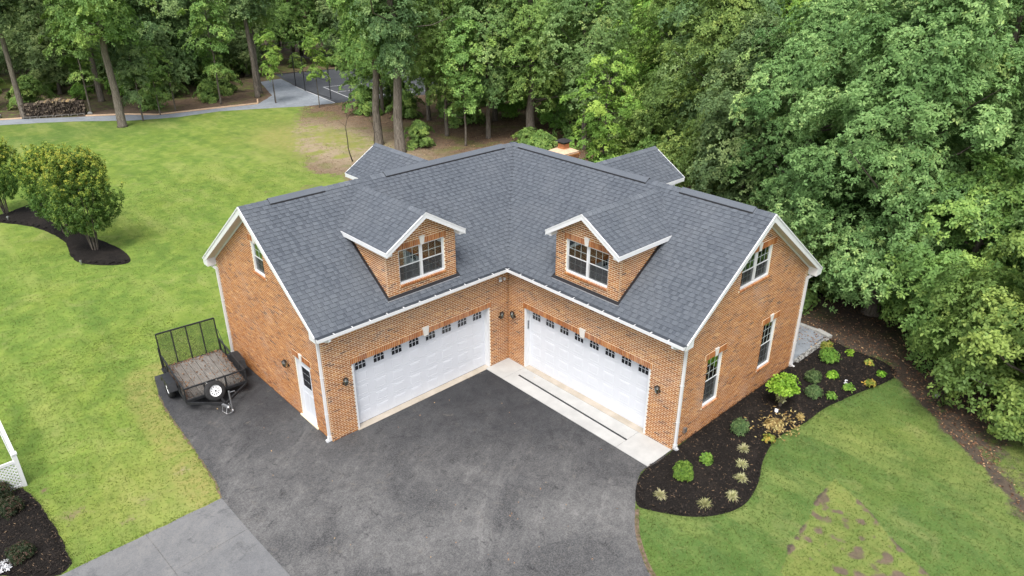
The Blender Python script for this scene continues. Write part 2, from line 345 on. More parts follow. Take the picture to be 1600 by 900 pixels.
all_bricks = []     # (centre, frame, half sizes, tint, parent, soldier)
def intervals(poly_iv, holes, z0, z1):
    iv = [poly_iv] if poly_iv[1]-poly_iv[0] > .03 else []
    for (a, b, c, d) in holes:
        if c < z1-1e-3 and d > z0+1e-3:
            nx = []
            for (p, q) in iv:
                if b <= p or a >= q: nx.append((p, q)); continue
                if a-p > .02: nx.append((p, a))
                if q-b > .02: nx.append((b, q))
            iv = nx
    return iv
def brick_tint(r):
    t = r.gauss(.60, .17)
    if r.random() < .04: t = r.uniform(0, .25)
    return min(1, max(0, t))
def wall(frame, extent, top, holes=(), z0=0, name='wall', skip_start=0.02, thick=.2):
    """extent(z)->(u0,u1); mortar body course by course, bricks in running bond on its face"""
    body = MB(); n0 = int(round(z0/CO)); n1 = int(math.ceil(top/CO))
    r = random.Random(int(extent(z0)[1]*100)+n1)
    pend = []
    for k in range(n0, n1):
        za, zb = k*CO, min((k+1)*CO, top)
        if zb-za < .01: continue
        for (a, b) in intervals(extent((za+zb)/2), holes, za, zb):
            body.box(a, b, -thick, -.008, za, zb, M=frame)
        for (a, b) in intervals(extent(za+.3*(zb-za)), holes, za, zb):
            off = 0 if k % 2 else .1065
            i = math.floor((a-off)/.213)
            while off+i*.213 < b:
                p = max(a, off+i*.213+.010); q = min(b, off+(i+1)*.213-.010); i += 1
                if q-p < .02: continue
                pend.append(((p+q)/2, (q-p)/2, (za+zb)/2, max(.01, (zb-za)/2-.0115), brick_tint(r), r.uniform(-.0018, .0018)))
    o = body.build(name, M['mortar'], garage)
    for (u, hu, z, hz, t, pr) in pend: all_bricks.append((frame(u, -.007+pr, z), frame, (hu, .009, hz), t, o, False))
    return o
def soldier(frame, u0, u1, za, zb, parent, proud=.012, splay=0.):
    n = max(1, round((u1-u0)/.0677)); w_ = (u1-u0)/n; r = random.Random(int(u1*100))
    body = MB(); body.box(u0+.003, u1-.003, -.10, -.004+proud*.5, za, zb, M=frame); body.build('lintel', M['mortar'], parent)
    for i in range(n):
        all_bricks.append((frame(u0+(i+.5)*w_, -.003+proud, (za+zb)/2), frame, (w_/2-.010, .012, (zb-za)/2-.006), r.random(), parent, True))
def sill(frame, u0, u1, zt, parent, proud=.035):
    n = max(1, round((u1-u0)/.0677)); w_ = (u1-u0)/n; r = random.Random(int(u1*77))
    body = MB(); body.box(u0+.003, u1-.003, -.10, proud*.6, zt-.055, zt-.006, M=frame); body.build('sill', M['mortar'], parent)
    for i in range(n):
        all_bricks.append((frame(u0+(i+.5)*w_, -.03+proud, zt-.03), frame, (w_/2-.009, .045, .029), r.random(), parent, True))
def keystone(frame, uc, za, zb, parent, wt=.2, wb=.13):
    mb = MB()
    lo = [frame(uc-wb/2, -.02, za), frame(uc+wb/2, -.02, za), frame(uc+wb/2, .045, za), frame(uc-wb/2, .045, za)]
    hi = [frame(uc-wt/2, -.02, zb), frame(uc+wt/2, -.02, zb), frame(uc+wt/2, .045, zb), frame(uc-wt/2, .045, zb)]
    mb.hexa(lo+hi); return mb.build('keystone', M['stone_key'], parent)
pane_me = {}
def unit_box(key, m):
    if key not in pane_me:
        b = MB(); b.box(-.5, .5, -.5, .5, -.5, .5); pane_me[key] = b.mesh(key, m)
    return pane_me[key]
def angle_of(frame): return math.atan2(frame.u[1], frame.u[0])
def piece(name, me, frame, u, d, z, su, sd_, sz, parent):
    o = obj_of(name, me, parent, frame(u, d, z), (su, sd_, sz), angle_of(frame)); return o
def window(frame, u0, u1, z0, z1, units=1, cols=3, rows=(2, 2), label=None, rec=.06, arch=True, room=.9):
    f = MB(); B = lambda a, b, c, d, e, h: f.box(a, b, c, d, e, h, M=frame)
    cs = .036
    B(u0, u0+cs, -.14, -rec+.03, z0, z1); B(u1-cs, u1, -.14, -rec+.03, z0, z1)
    B(u0+cs, u1-cs, -.14, -rec+.03, z1-cs, z1); B(u0+cs, u1-cs, -.14, -rec+.045, z0, z0+cs+.01)
    W_ = (u1-u0-2*cs); mull = .07 if units > 1 else 0; uw = (W_-mull*(units-1))/units
    if units > 1: B((u0+u1-mull)/2, (u0+u1+mull)/2, -.14, -rec+.025, z0+cs+.01, z1-cs)
    win = f.build('window', M['vinyl'], garage)
    if label: win['label'] = label
    zm = z0+(z1-z0)*(.5 if rows[0] == rows[1] else .5)
    pm = unit_box('pane', M['glass'])
    for k in range(units):
        a = u0+cs+k*(uw+mull); b = a+uw
        for s, (za, zb, d) in enumerate(((zm-.02, z1-cs, -rec-.005), (z0+cs+.01, zm+.02, -rec-.035))):
            s_ = MB(); st = .026; BB = lambda p, q, e, h, dd=0: s_.box(p, q, d-.028, d+dd, e, h, M=frame)
            BB(a, a+st, za, zb); BB(b-st, b, za, zb); BB(a+st, b-st, zb-st, zb); BB(a+st, b-st, za, za+st)
            s_.build('sash', M['vinyl'], win)
            nr = rows[s]; gu = (b-a-2*st)/cols; gz = (zb-za-2*st)/nr; mt = MB()
            for c in range(1, cols): mt.box(a+st+c*gu-.0055, a+st+c*gu+.0055, d-.02, d-.006, za+st, zb-st, M=frame)
            for q in range(1, nr):
                for c in range(cols): mt.box(a+st+c*gu+.009, a+st+(c+1)*gu-.009, d-.02, d-.006, za+st+q*gz-.0055, za+st+q*gz+.0055, M=frame)
            mt.build('muntin_grid', M['grille'], win)
            for q in range(nr):
                for c in range(cols): piece('pane', pm, frame, a+st+(c+.5)*gu, d-.013, za+st+(q+.5)*gz, gu-.019, .004, gz-.019, win)
        sc_ = MB(); sc_.box(a+.028, b-.028, -rec-.012, -rec-.009, z0+cs+.03, zm-.02, M=frame); sc_.build('insect_screen', M['screen'], win)
    # the room behind
    rb = MB()
    P = lambda a, d, z: frame(a, d, z)
    e = .02; a, b, c, d_ = u0-e, u1+e, z0-e, z1+e; n0, n1 = -.2, -.2-room
    for q in ([(a, n1, c), (b, n1, c), (b, n1, d_), (a, n1, d_)], [(a, n0, c), (b, n0, c), (b, n1, c), (a, n1, c)], [(a, n0, d_), (b, n0, d_), (b, n1, d_), (a, n1, d_)],
              [(a, n0, c), (a, n1, c), (a, n1, d_), (a, n0, d_)], [(b, n0, c), (b, n1, c), (b, n1, d_), (b, n0, d_)]): rb.poly([P(*x) for x in q])
    rb.build('room_lining', M['room'], win)
    return win
def lamp(frame, u, z, label):
    t = empty('wall_lantern', frame(u, 0, z)); t.rotation_euler = (0, 0, angle_of(frame)); t.parent = None
    s = 1 if (Vector((frame.n[0], frame.n[1])).dot(Vector((math.cos(angle_of(frame)+math.pi/2), math.sin(angle_of(frame)+math.pi/2)))) > 0) else -1
    tag(t, label, 'wall lantern', 'black lanterns on the garage walls')
    m = MB(); m.lathe([(0, 0), (.055, 0), (.055, .015), (.02, .03), (.0, .03)], (0, 0, -.02), (0, s, 0), 12)
    m.tube([(0, s*.02, -.02), (0, s*.07, -.07), (0, s*.13, -.06), (0, s*.14, .0)], .011, 6); m.build('bracket', M['dark_bronze'], t)
    m = MB(); m.lathe([(.0, -.03), (.03, -.02), (.045, .0)], (0, s*.14, .0), n=10); m.lathe([(.085, .17), (.09, .18), (.05, .215), (.02, .23), (.012, .26), (0, .265)], (0, s*.14, 0), n=10); m.build('cage', M['dark_bronze'], t)
    m = MB(); m.lathe([(.045, .0), (.075, .09), (.08, .17), (0, .172)], (0, s*.14, 0), n=10); m.build('glass_shade', M['glass'], t, smooth=True)
    m = MB()
    for k in range(5):
        q = 2*math.pi*k/5; m.bar((.047*math.cos(q), s*.14+.047*math.sin(q), 0), (.084*math.cos(q), s*.14+.084*math.sin(q), .175), .008)
    m.build('cage_bar', M['dark_bronze'], t)
    return t

# --- walls
gab = lambda z: (0.021, DEP-.021) if z < roof_z(0)-.12 else (HALF-(RZ-.1-z)/SL, HALF+(RZ-.1-z)/SL)
GD = {'A': (.87, 6.48), 'B': (.84, 6.37)}
WTOP = 3.86
walls = {}
for k in 'AB':
    u0, u1 = GD[k]
    walls[k] = wall(W[k], lambda z: (0, LEN), WTOP, [(u0, u1, 0, 2.437), (u0-.06, u1+.06, 2.437, 2.64)], name='front_wall')
    soldier(W[k], u0-.055, u1+.055, 2.437, 2.64, walls[k])
    keystone(W[k], (u0+u1)/2, 2.39, 2.70, walls[k], .26, .17)
walls['AG'] = wall(W['AG'], gab, RZ-.12, [(.93, 1.93, CO, 2.30), (.85, 2.01, 2.30, 2.50), (3.16, 3.94, 67*CO, 83*CO), (3.08, 4.02, 83*CO, 86*CO), (3.1, 4.0, 66*CO, 67*CO)], name='gable_wall')
soldier(W['AG'], .86, 2.0, 2.30, 2.50, walls['AG']); keystone(W['AG'], 1.43, 2.29, 2.54, walls['AG'], .18, .12)
soldier(W['AG'], 3.09, 4.01, 83*CO, 86*CO, walls['AG']); keystone(W['AG'], 3.55, 83*CO-.01, 86*CO+.05, walls['AG'])
sill(W['AG'], 3.11, 3.99, 67*CO, walls['AG'])
bw = [(1.44, 2.26, 13*CO, 39*CO), (4.68, 5.50, 13*CO, 39*CO), (2.72, 4.40, 67*CO, 83*CO)]
hl = []
for (a, b, c, d) in bw: hl += [(a, b, c, d), (a-.16, b+.16, d, d+3*CO), (a-.04, b+.04, c-CO, c)]
walls['BG'] = wall(W['BG'], gab, RZ-.12, hl, name='gable_wall')
for (a, b, c, d) in bw:
    soldier(W['BG'], a-.15, b+.15, d, d+3*CO, walls['BG'], .018); keystone(W['BG'], (a+b)/2, d-.01, d+3*CO+.05, walls['BG']); sill(W['BG'], a-.03, b+.03, c, walls['BG'])
walls['AR'] = wall(W['AR'], lambda z: (0, LEN+DEP), WTOP, name='rear_wall')
walls['BR'] = wall(W['BR'], lambda z: (0, LEN+DEP-.021), WTOP, name='rear_wall')
window(W['AG'], 3.16, 3.94, 67*CO, 83*CO, 1, 2, (2, 2), 'upper window in the left gable wall')
window(W['BG'], *bw[0], 1, 3, (3, 3), 'tall ground floor window nearest the front corner')
window(W['BG'], *bw[1], 1, 3, (3, 3), 'tall ground floor window nearest the rear corner')
window(W['BG'], *bw[2], 2, 3, (2, 2), 'twin upper window in the right gable wall')

# --- roof slopes
def wing_map(kind):                      # (u, v, z): u along the wing, v across it (0 front wall, -DEP rear wall)
    return (lambda u, v, z: (u, v, z)) if kind == 'A' else (lambda u, v, z: (v, u, z))
all_shingles = []
EXPO = .143
def shingle_field(P, N, s_max, extent, parent, seed, avoid=None):
    """P(a,s) point on the slope, N its normal, extent(s)->(a0,a1); overlapping tabs course by course"""
    r = random.Random(seed); s = 0
    k = 0
    while s < s_max-.02:
        a0, a1 = extent(s+.4*EXPO)
        a = a0; first = True; hi = True
        while a < a1-.01:
            hi = (not hi) if not first else r.random() < .5
            wd = (r.uniform(.10, .24) if hi else r.uniform(.06, .13))*(r.uniform(.4, 1) if first else 1); first = False
            b = min(a1, a+wd)
            if a1-b < .06: b = a1
            if not (avoid and avoid((a+b)/2, s+.07)):
                th = (.021 if hi else .012)+r.uniform(0, .002); t = r.gauss(.58, .06) if hi else r.gauss(.40, .09)
                s1 = min(s+EXPO+.03, s_max)
                q = [Vector(P(a+.002, s)), Vector(P(b-.002, s)), Vector(P(b-.002, s1)), Vector(P(a+.002, s1))]
                all_shingles.append((q, N, th, min(1, max(0, t)), parent))
            a = b
        s += EXPO; k += 1
fascia_mb = MB()
def slope(kind, side, seed):
    mp = wing_map(kind); sgn = 1 if side == 'front' else -1
    ve = OV+.02 if side == 'front' else -DEP-OV-.02       # eave
    smax = (HALF+OV+.02)/CT-.01
    def P(a, s): v = ve-sgn*s*CT; return mp(a, v, roof_z(v)+.0)
    N = Vector(mp(0, sgn*ST, CT))
    def ext(s):
        v = ve-sgn*s*CT
        return (v if v < 0 or side == 'rear' else v, LEN+OV)
    body = MB()
    vs = [(ve, ve if side == 'front' else ve), (-HALF, -HALF)]
    top = [mp(ve, ve, roof_z(ve)-.004), mp(LEN+OV-.01, ve, roof_z(ve)-.004), mp(LEN+OV-.01, -HALF, RZ-.004), mp(-HALF, -HALF, RZ-.004)]
    body.prism(top, (0, 0, -.13))
    o = body.build('roof_slope', M['shingle'], garage)
    avoid = None
    if side == 'front': avoid = lambda a, s: 2.42 < a < 4.83 and 0.4 < s < 2.6
    shingle_field(P, N, smax, ext, o, seed, avoid)
    return o
slopes = {(k, s): slope(k, s, i) for i, (k, s) in enumerate((('A', 'front'), ('A', 'rear'), ('B', 'front'), ('B', 'rear')))}
# ridge caps: overlapping folded pieces, plus raised vents
def ridge(p0, p1, across, slope_, parent, wd=.15, step=.2, lift=.012):
    p0 = Vector(p0); p1 = Vector(p1); d = p1-p0; n = max(1, int(d.length/step)); ac = Vector(across).normalized(); r = random.Random(int(p0.x*10)+5)
    m = MB()
    for i in range(n):
        a = p0+d*(i/n); b = p0+d*min(1, (i+1.15)/n); la, lb = lift+.012, lift
        dn = Vector((0, 0, -slope_*wd)); t = min(1, max(0, r.gauss(.68, .15)))
        for s in (1, -1):
            q = [a+Vector((0, 0, la)), b+Vector((0, 0, lb)), b+ac*wd*s+dn+Vector((0, 0, lb)), a+ac*wd*s+dn+Vector((0, 0, la))]
            m.prism(q, (0, 0, -.01), t)
    return m.build('ridge_cap', M['shingle'], parent, kind='stuff')
def vent(p0, p1, across, parent):
    p0 = Vector(p0); p1 = Vector(p1); ac = Vector(across).normalized(); m = MB(); b = MB(); wd = .17
    for s in (1, -1):
        e = ac*wd*s+Vector((0, 0, -SL*wd))
        m.prism([p0+Vector((0, 0, .06)), p1+Vector((0, 0, .06)), p1+e+Vector((0, 0, .06)), p0+e+Vector((0, 0, .06))], (0, 0, -.012), .7)
        b.prism([p0+Vector((0, 0, .047)), p1+Vector((0, 0, .047)), p1+e*.97+Vector((0, 0, .047)), p0+e*.97+Vector((0, 0, .047))], (0, 0, -.045))
        # dark front lip
        m2 = [p0+e*1.0+Vector((0, 0, .047)), p1+e*1.0+Vector((0, 0, .047)), p1+e*1.06+Vector((0, 0, .012)), p0+e*1.06+Vector((0, 0, .012))]
        b.prism(m2, (0, 0, -.012))
    b.build('ridge_vent', M['flash'], parent); m.build('ridge_vent_cover', M['shingle'], parent)
for k in 'AB':
    mp = wing_map(k); rp = slopes[(k, 'front')]
    ridge(mp(LEN+OV, -HALF, RZ), mp(-HALF, -HALF, RZ), mp(0, 1, 0), SL, rp)
    for (a, b) in (((6.75, 4.85), (2.5, -3.0)) if k == 'A' else ((7.05, 4.4), (3.05, -3.2))):
        vent(mp(a, -HALF, RZ), mp(b, -HALF, RZ), mp(0, 1, 0), rp)
ridge((-HALF, -HALF, RZ), (-DEP-OV, -DEP-OV, RZ-SL*(HALF+OV)), (1, -1, 0), SL/math.sqrt(2)*0+.0, slopes[('A', 'rear')])
# --- eaves, rakes, gutters
def gutter(mp, u0, u1, v, z, parent_name, sgn=1, hang=True, miter=False):
    m = MB(); w_, h_ = .115, .10; v1 = v+sgn*w_
    def G(p, q, va, vb, za, zb):
        ee = (lambda vv: (vv if miter else 0))
        P = [mp(p+ee(va), va, za), mp(q, va, za), mp(q, vb, za), mp(p+ee(vb), vb, za), mp(p+ee(va), va, zb), mp(q, va, zb), mp(q, vb, zb), mp(p+ee(vb), vb, zb)]
        m.hexa(P)
    G(u0, u1, v, v+sgn*.004, z-h_, z); G(u0, u1, v+sgn*.004, v1-sgn*.012, z-h_, z-h_+.004); G(u0, u1, v1-sgn*.012, v1, z-h_, z+.004)
    m.box(u1-.004, u1, min(v+sgn*.004, v1-sgn*.012), max(v+sgn*.004, v1-sgn*.012), z-h_+.004, z, M=lambda x, y, zz: mp(x, y, zz))
    o = m.build('gutter', M['vinyl'], garage)
    if hang:
        n = int((u1-u0)/.61)
        for i in range(n):
            a = u0+.4+i*.61; hm = MB()
            hm.box(a, a+.03, v+sgn*.004, v1-sgn*.012, z-.012, z-.002, M=lambda x, y, zz: mp(x, y, zz)); hm.build('gutter_hanger', M['vinyl'], o)
    return o
for k in 'AB':
    mp = wing_map(k)
    ze = roof_z(OV+.02)
    gutter(mp, 0, LEN+OV-.02, OV+.012, ze-.03, 'gutter', 1, True, True)
    gutter(mp, -DEP-OV if k == 'A' else -DEP-OV, LEN+OV-.02, -DEP-OV-.012, ze-.03, 'gutter', -1, False, False)
    # fascia boards and boxed soffits along both eaves
    f = MB()
    X = lambda a, b, c, d, e, h: f.box(a, b, c, d, e, h, M=lambda x, y, z: mp(x, y, z))
    X(OV-.02, LEN+OV-.04, OV-.018, OV+.008, ze-.20, ze-.02)
    f.build('fascia', M['white'], garage); f = MB()
    X(-DEP-OV, LEN+OV-.04, -DEP-OV-.008, -DEP-OV+.018, ze-.20, ze-.02)
    f.build('fascia', M['white'], garage)
    f = MB(); X(.0, LEN+.0, .0, OV-.02, ze-.19, ze-.175); f.build('soffit', M['soffit'], garage); f = MB(); X(-DEP, LEN, -DEP-OV+.02, -DEP, ze-.19, ze-.175); f.build('soffit', M['soffit'], garage)
    # rakes on the gable
    f = MB(); fs = MB()
    for s in (1, -1):
        def pt(q, z_, uu): return mp(uu, -HALF+s*q, z_)
        q1 = HALF+OV+.01
        a = [pt(0, RZ-.006, LEN+OV-.012), pt(q1, RZ-SL*q1-.006, LEN+OV-.012), pt(q1, RZ-SL*q1-(.2 if s == -1 else .15), LEN+OV-.012), pt(0, RZ-.245, LEN+OV-.012)]
        f.prism(a, tuple(np.array(mp(1, 0, 0))*.028))
        # thin drip edge just under the shingles
        a = [pt(0, RZ+.008, LEN+OV-.01), pt(q1, RZ-SL*q1+.008, LEN+OV-.01), pt(q1, RZ-SL*q1-.04, LEN+OV-.01), pt(0, RZ-.045, LEN+OV-.01)]
        f.prism(a, tuple(np.array(mp(1, 0, 0))*.045))
        # frieze against the bricks
        a = [pt(0, RZ-.15, LEN), pt(q1-.3, RZ-SL*(q1-.3)-.15, LEN), pt(q1-.3, RZ-SL*(q1-.3)-.27, LEN), pt(0, RZ-.29, LEN)]
        f.prism(a, tuple(np.array(mp(1, 0, 0))*.022))
        a = [pt(0, RZ-.215, LEN+.0), pt(q1, RZ-SL*q1-.18, LEN+.0), pt(q1, RZ-SL*q1-.195, LEN+.0), pt(0, RZ-.23, LEN+.0)]
        fs.prism(a, tuple(np.array(mp(1, 0, 0))*(OV-.014)))
        # boxed cornice return
        v0 = OV+.008 if s == 1 else -DEP-OV-.008; v1 = -.02 if s == 1 else -DEP+.02
        lo, hi = min(v0, v1), max(v0, v1); zq = ze-.235 if s == -1 else ze-.165
        p = [mp(LEN+.002, lo, zq), mp(LEN+OV+.01, lo, zq), mp(LEN+OV+.01, hi, zq), mp(LEN+.002, hi, zq)]
        zt = [roof_z(lo)-.14, roof_z(hi)-.14]
        f.hexa(p+[mp(LEN+.002, lo, zt[0]), mp(LEN+OV+.01, lo, zt[0]), mp(LEN+OV+.01, hi, zt[1]), mp(LEN+.002, hi, zt[1])])
    f.build('rake_board', M['white'], garage); fs.build('rake_soffit', M['soffit'], garage)
    # downspouts on the gable wall at both corners
    for s in (0, 1):
        m = MB(); vv = -.10 if s == 0 else -DEP+.10; vg = OV+.07 if s == 0 else -DEP-OV-.07; uo = LEN+.05
        def B(a, b, w_=.075): m.bar(mp(*a), mp(*b), w_)
        us = LEN-.10 if s == 0 else LEN+OV-.12
        B((us, vg, ze-.13), (us, vg, ze-.22)); B((us, vg, ze-.20), (uo+.01, vv, ze-.34)); B((uo, vv, ze-.31), (uo, vv, .12))
        B((uo, vv, .20), (uo, vv, .02), .10)
        if s == 0: B((uo, vv, .06), (uo+.12, vv, .04), .085)
        else: B((uo, vv, .07), (uo+.14, vv, .05), .07)
        d = m.build('downspout', M['vinyl'], garage)
        for z in (1.0, 2.3): st = MB(); st.box(LEN-.0, LEN+.092, vv-.05, vv+.05, z, z+.03, M=lambda x, y, zz: mp(x, y, zz)); st.build('strap', M['vinyl'], d)

# --- dormers
DW = 1.325; DRZ = 6.73; DM = .613; DHW = 1.5; DTOP = 5.70
def dormer(kind, uc, rear, brick, label):
    base = wing_map(kind)
    mp = base if not rear else (lambda u, v, z: base(u, -DEP-v, z))
    org = mp(uc-DW, 0, 0); uv = np.array(mp(1, 0, 0))-np.array(mp(0, 0, 0)); nv = np.array(mp(0, 1, 0))-np.array(mp(0, 0, 0))
    fr = FR(org[:2], tuple(uv[:2]), tuple(nv[:2]))
    rz = lambda v: RZ-SL*abs(v+HALF)
    z0 = 61*CO
    c = DW
    ext = lambda z: (0.0, 2*DW) if z < DTOP+.02 else (c-(DRZ-.12-z)/DM, c+(DRZ-.12-z)/DM)
    if brick:
        holes = [(c-.88, c+.88, 66*CO, 83*CO), (c-.96, c+.96, 83*CO, 86*CO), (c-.9, c+.9, 65*CO, 66*CO)]
        wl = wall(fr, ext, DRZ-.14, holes, z0=z0, name='dormer_front', thick=.1); wl['label'] = label
        soldier(fr, c-.95, c+.95, 83*CO, 86*CO, wl); keystone(fr, c, 83*CO-.01, 86*CO+.06, wl, .2, .13); sill(fr, c-.89, c+.89, 66*CO, wl)
        window(fr, c-.88, c+.88, 66*CO, 83*CO, 2, 3, (2, 2), 'twin window in the '+label, room=1.1)
        for s in (0, 1):
            o2 = mp(uc+(DW if s else -DW), 0, 0); n2 = uv*(1 if s else -1)
            f2 = FR(o2[:2], tuple(-nv[:2]), tuple(n2[:2]))
            wall(f2, lambda z: (.021, max(.021, (RZ+.04-z)/SL-HALF if False else HALF-(RZ-.0-z)/SL*1.0+.0) if False else max(.022, -(-HALF+(RZ-z)/SL))), DTOP, z0=z0, name='dormer_cheek', thick=.08)
    else:
        m = MB(); m.prism([mp(uc-DW, 0, 4.0), mp(uc+DW, 0, 4.0), mp(uc+DW, 0, DTOP), mp(uc, 0, DRZ-.14), mp(uc-DW, 0, DTOP)], tuple(nv*-.1)); m.build('dormer_front', M['white'], garage)
        for s in (-1, 1):
            m = MB(); m.prism([mp(uc+s*DW, -.1, 4.2), mp(uc+s*DW, -.1, DTOP), mp(uc+s*DW, -2.2, DTOP)], tuple(uv*-.06*s)); m.build('dormer_cheek', M['white'], garage)
    # roof
    for s in (1, -1):
        zs = lambda q: DRZ-DM*q
        vb = lambda q: -HALF+(RZ-zs(q))/SL        # where it dies into the main slope
        ct = 1/math.sqrt(1+DM*DM)
        b = MB(); b.prism([mp(uc, OV, DRZ-.004), mp(uc+s*DHW, OV, zs(DHW)-.004), mp(uc+s*DHW, vb(DHW)-.03, zs(DHW)-.004), mp(uc, vb(0)-.03, DRZ-.004)], (0, 0, -.09))
        o = b.build('dormer_roof', M['shingle'], garage)
        def P(a, q_, s=s): q = DHW-q_*ct; return mp(uc+s*q, OV-a, zs(q))
        N = Vector(np.array(mp(s*DM*ct, 0, ct))-np.array(mp(0, 0, 0)))
        shingle_field(P, N, DHW/ct-.01, lambda q_: (0, OV-vb(DHW-q_*ct)+.02), o, int(uc*100)+s+9)
        f = MB()
        f.prism([mp(uc, OV, DRZ-.006), mp(uc+s*DHW, OV, zs(DHW)-.006), mp(uc+s*DHW, OV, zs(DHW)-.17), mp(uc, OV, DRZ-.19)], tuple(nv*.028))
        f.prism([mp(uc, OV, DRZ+.006), mp(uc+s*(DHW+.01), OV, zs(DHW+.01)+.006), mp(uc+s*(DHW+.01), OV, zs(DHW)-.035), mp(uc, OV, DRZ-.035)], tuple(nv*.04))
        f.prism([mp(uc+s*(DHW-.004), OV, zs(DHW)-.003), mp(uc+s*(DHW+.024), OV, zs(DHW)-.003), mp(uc+s*(DHW+.024), OV, zs(DHW)-.14), mp(uc+s*(DHW-.004), OV, zs(DHW)-.14)], tuple(nv*-(OV-vb(DHW)+.02)))
        f.prism([mp(uc+s*(DW-.04), OV, zs(DHW)-.15), mp(uc+s*(DHW-.006), OV, zs(DHW)-.15), mp(uc+s*(DHW-.006), OV, zs(DHW)-.10), mp(uc+s*(DW-.04), OV, zs(DHW)-.05)], tuple(nv*-(OV-vb(DHW)-.12)))
        f.prism([mp(uc, .0, DRZ-.12), mp(uc+s*(DW), .0, zs(DW)-.12), mp(uc+s*(DW), .0, zs(DW)-.135), mp(uc, .0, DRZ-.135)], tuple(nv*(OV-.001)))
        f.build('dormer_trim', M['white'], garage)
        if brick:
            m = MB(); e = .03
            q0 = DW+.0
            m.prism([mp(uc+s*(q0+.012), .03, rz(.03)+.014), mp(uc+s*(q0+.085), .03, rz(.03)+.014), mp(uc+s*(q0+.085), -2.12, rz(-2.12)+.014), mp(uc+s*(q0+.012), -2.12, rz(-2.12)+.014)], (0, 0, .022))
            m.build('step_flashing', M['flash'], garage)
    if brick:
        m = MB(); m.box(uc-DW-.09, uc+DW+.09, .012, .10, 0, 0.02, M=lambda x, y, z: mp(x, y, rz(y)+.018+z)); m.build('step_flashing', M['flash'], garage)
        m = MB(); m.box(uc-DW-.05, uc+DW+.12, .101, .118, 0, 0.012, M=lambda x, y, z: mp(x, y, rz(y)+.018+z)); m.build('apron_edge', M['galv'], garage)
    ridge(mp(uc, OV+.03, DRZ), mp(uc, -HALF+(RZ-DRZ)/SL, DRZ), tuple(uv), DM, slopes[(kind, 'rear' if rear else 'front')], .14)
dormer('A', 3.63, False, True, 'front dormer on the left wing')
dormer('B', 3.62, False, True, 'front dormer on the right wing')
dormer('A', .22, True, False, 'rear dormer on the left wing')
dormer('B', .30, True, False, 'rear dormer on the right wing')

# --- emit bricks: the 300 nearest as objects of their own, the rest joined wall by wall
def emit_bricks():
    C_ = np.array(CAM); all_bricks.sort(key=lambda b: np.linalg.norm(np.array(b[0])-C_))
    vis = [b for b in all_bricks if (np.array([b[1].n[0], b[1].n[1]])@(C_[:2]-np.array(b[0][:2])) > 0)]
    near = set(id(b) for b in vis[:300]); rest = {}
    lib = {}
    for i in range(10):
        for sol in (0, 1):
            m = MB(); m.box(-1, 1, -1, 1, -1, 1, (i+.5)/10); lib[(i, sol)] = m.mesh('brick', M['soldier' if sol else 'brick'])
    for b in all_bricks:
        c, fr, (hu, hd, hz), t, par, sol = b
        if id(b) in near:
            obj_of('brick', lib[(min(9, int(t*10)), int(sol))], par, c, (hu, hd, hz), angle_of(fr))
        else:
            key = (par.name, sol); m = rest.setdefault(key, (MB(), par))[0]
            u = np.array([*fr.u, 0])*hu; n = np.array([*fr.n, 0])*hd; z = np.array([0, 0, hz]); c = np.array(c)
            p = [c-u-n-z, c+u-n-z, c+u+n-z, c-u+n-z, c-u-n+z, c+u-n+z, c+u+n+z, c-u+n+z]
            m.hexa(p, t, skip=(2,))
    for (k, sol), (m, par) in rest.items(): m.build('brick_courses' if not sol else 'soldier_bricks', M['soldier' if sol else 'brick'], par, kind='stuff')
emit_bricks()
def emit_shingles():
    C_ = Vector(CAM); key = lambda s: (s[0][0]-C_).length
    vis = [s for s in all_shingles if s[1].dot(C_-s[0][0]) > 0]; vis.sort(key=key); near = set(id(s) for s in vis[:300]); rest = {}
    for s in all_shingles:
        q, N, th, t, par = s
        lo = [q[0]+N*th, q[1]+N*th, q[2]+N*.003, q[3]+N*.003]; bt = [q[0]+N*-.002, q[1]+N*-.002, q[2]+N*-.002, q[3]+N*-.002]
        if id(s) in near: m = MB(); m.hexa(bt+lo, t); m.build('shingle', M['shingle'], par)
        else:
            m = rest.setdefault(par.name, (MB(), par))[0]; m.hexa(bt+lo, t, skip=(0,))
    for k, (m, par) in rest.items(): m.build('shingle_courses', M['shingle'], par, kind='stuff')
emit_shingles()

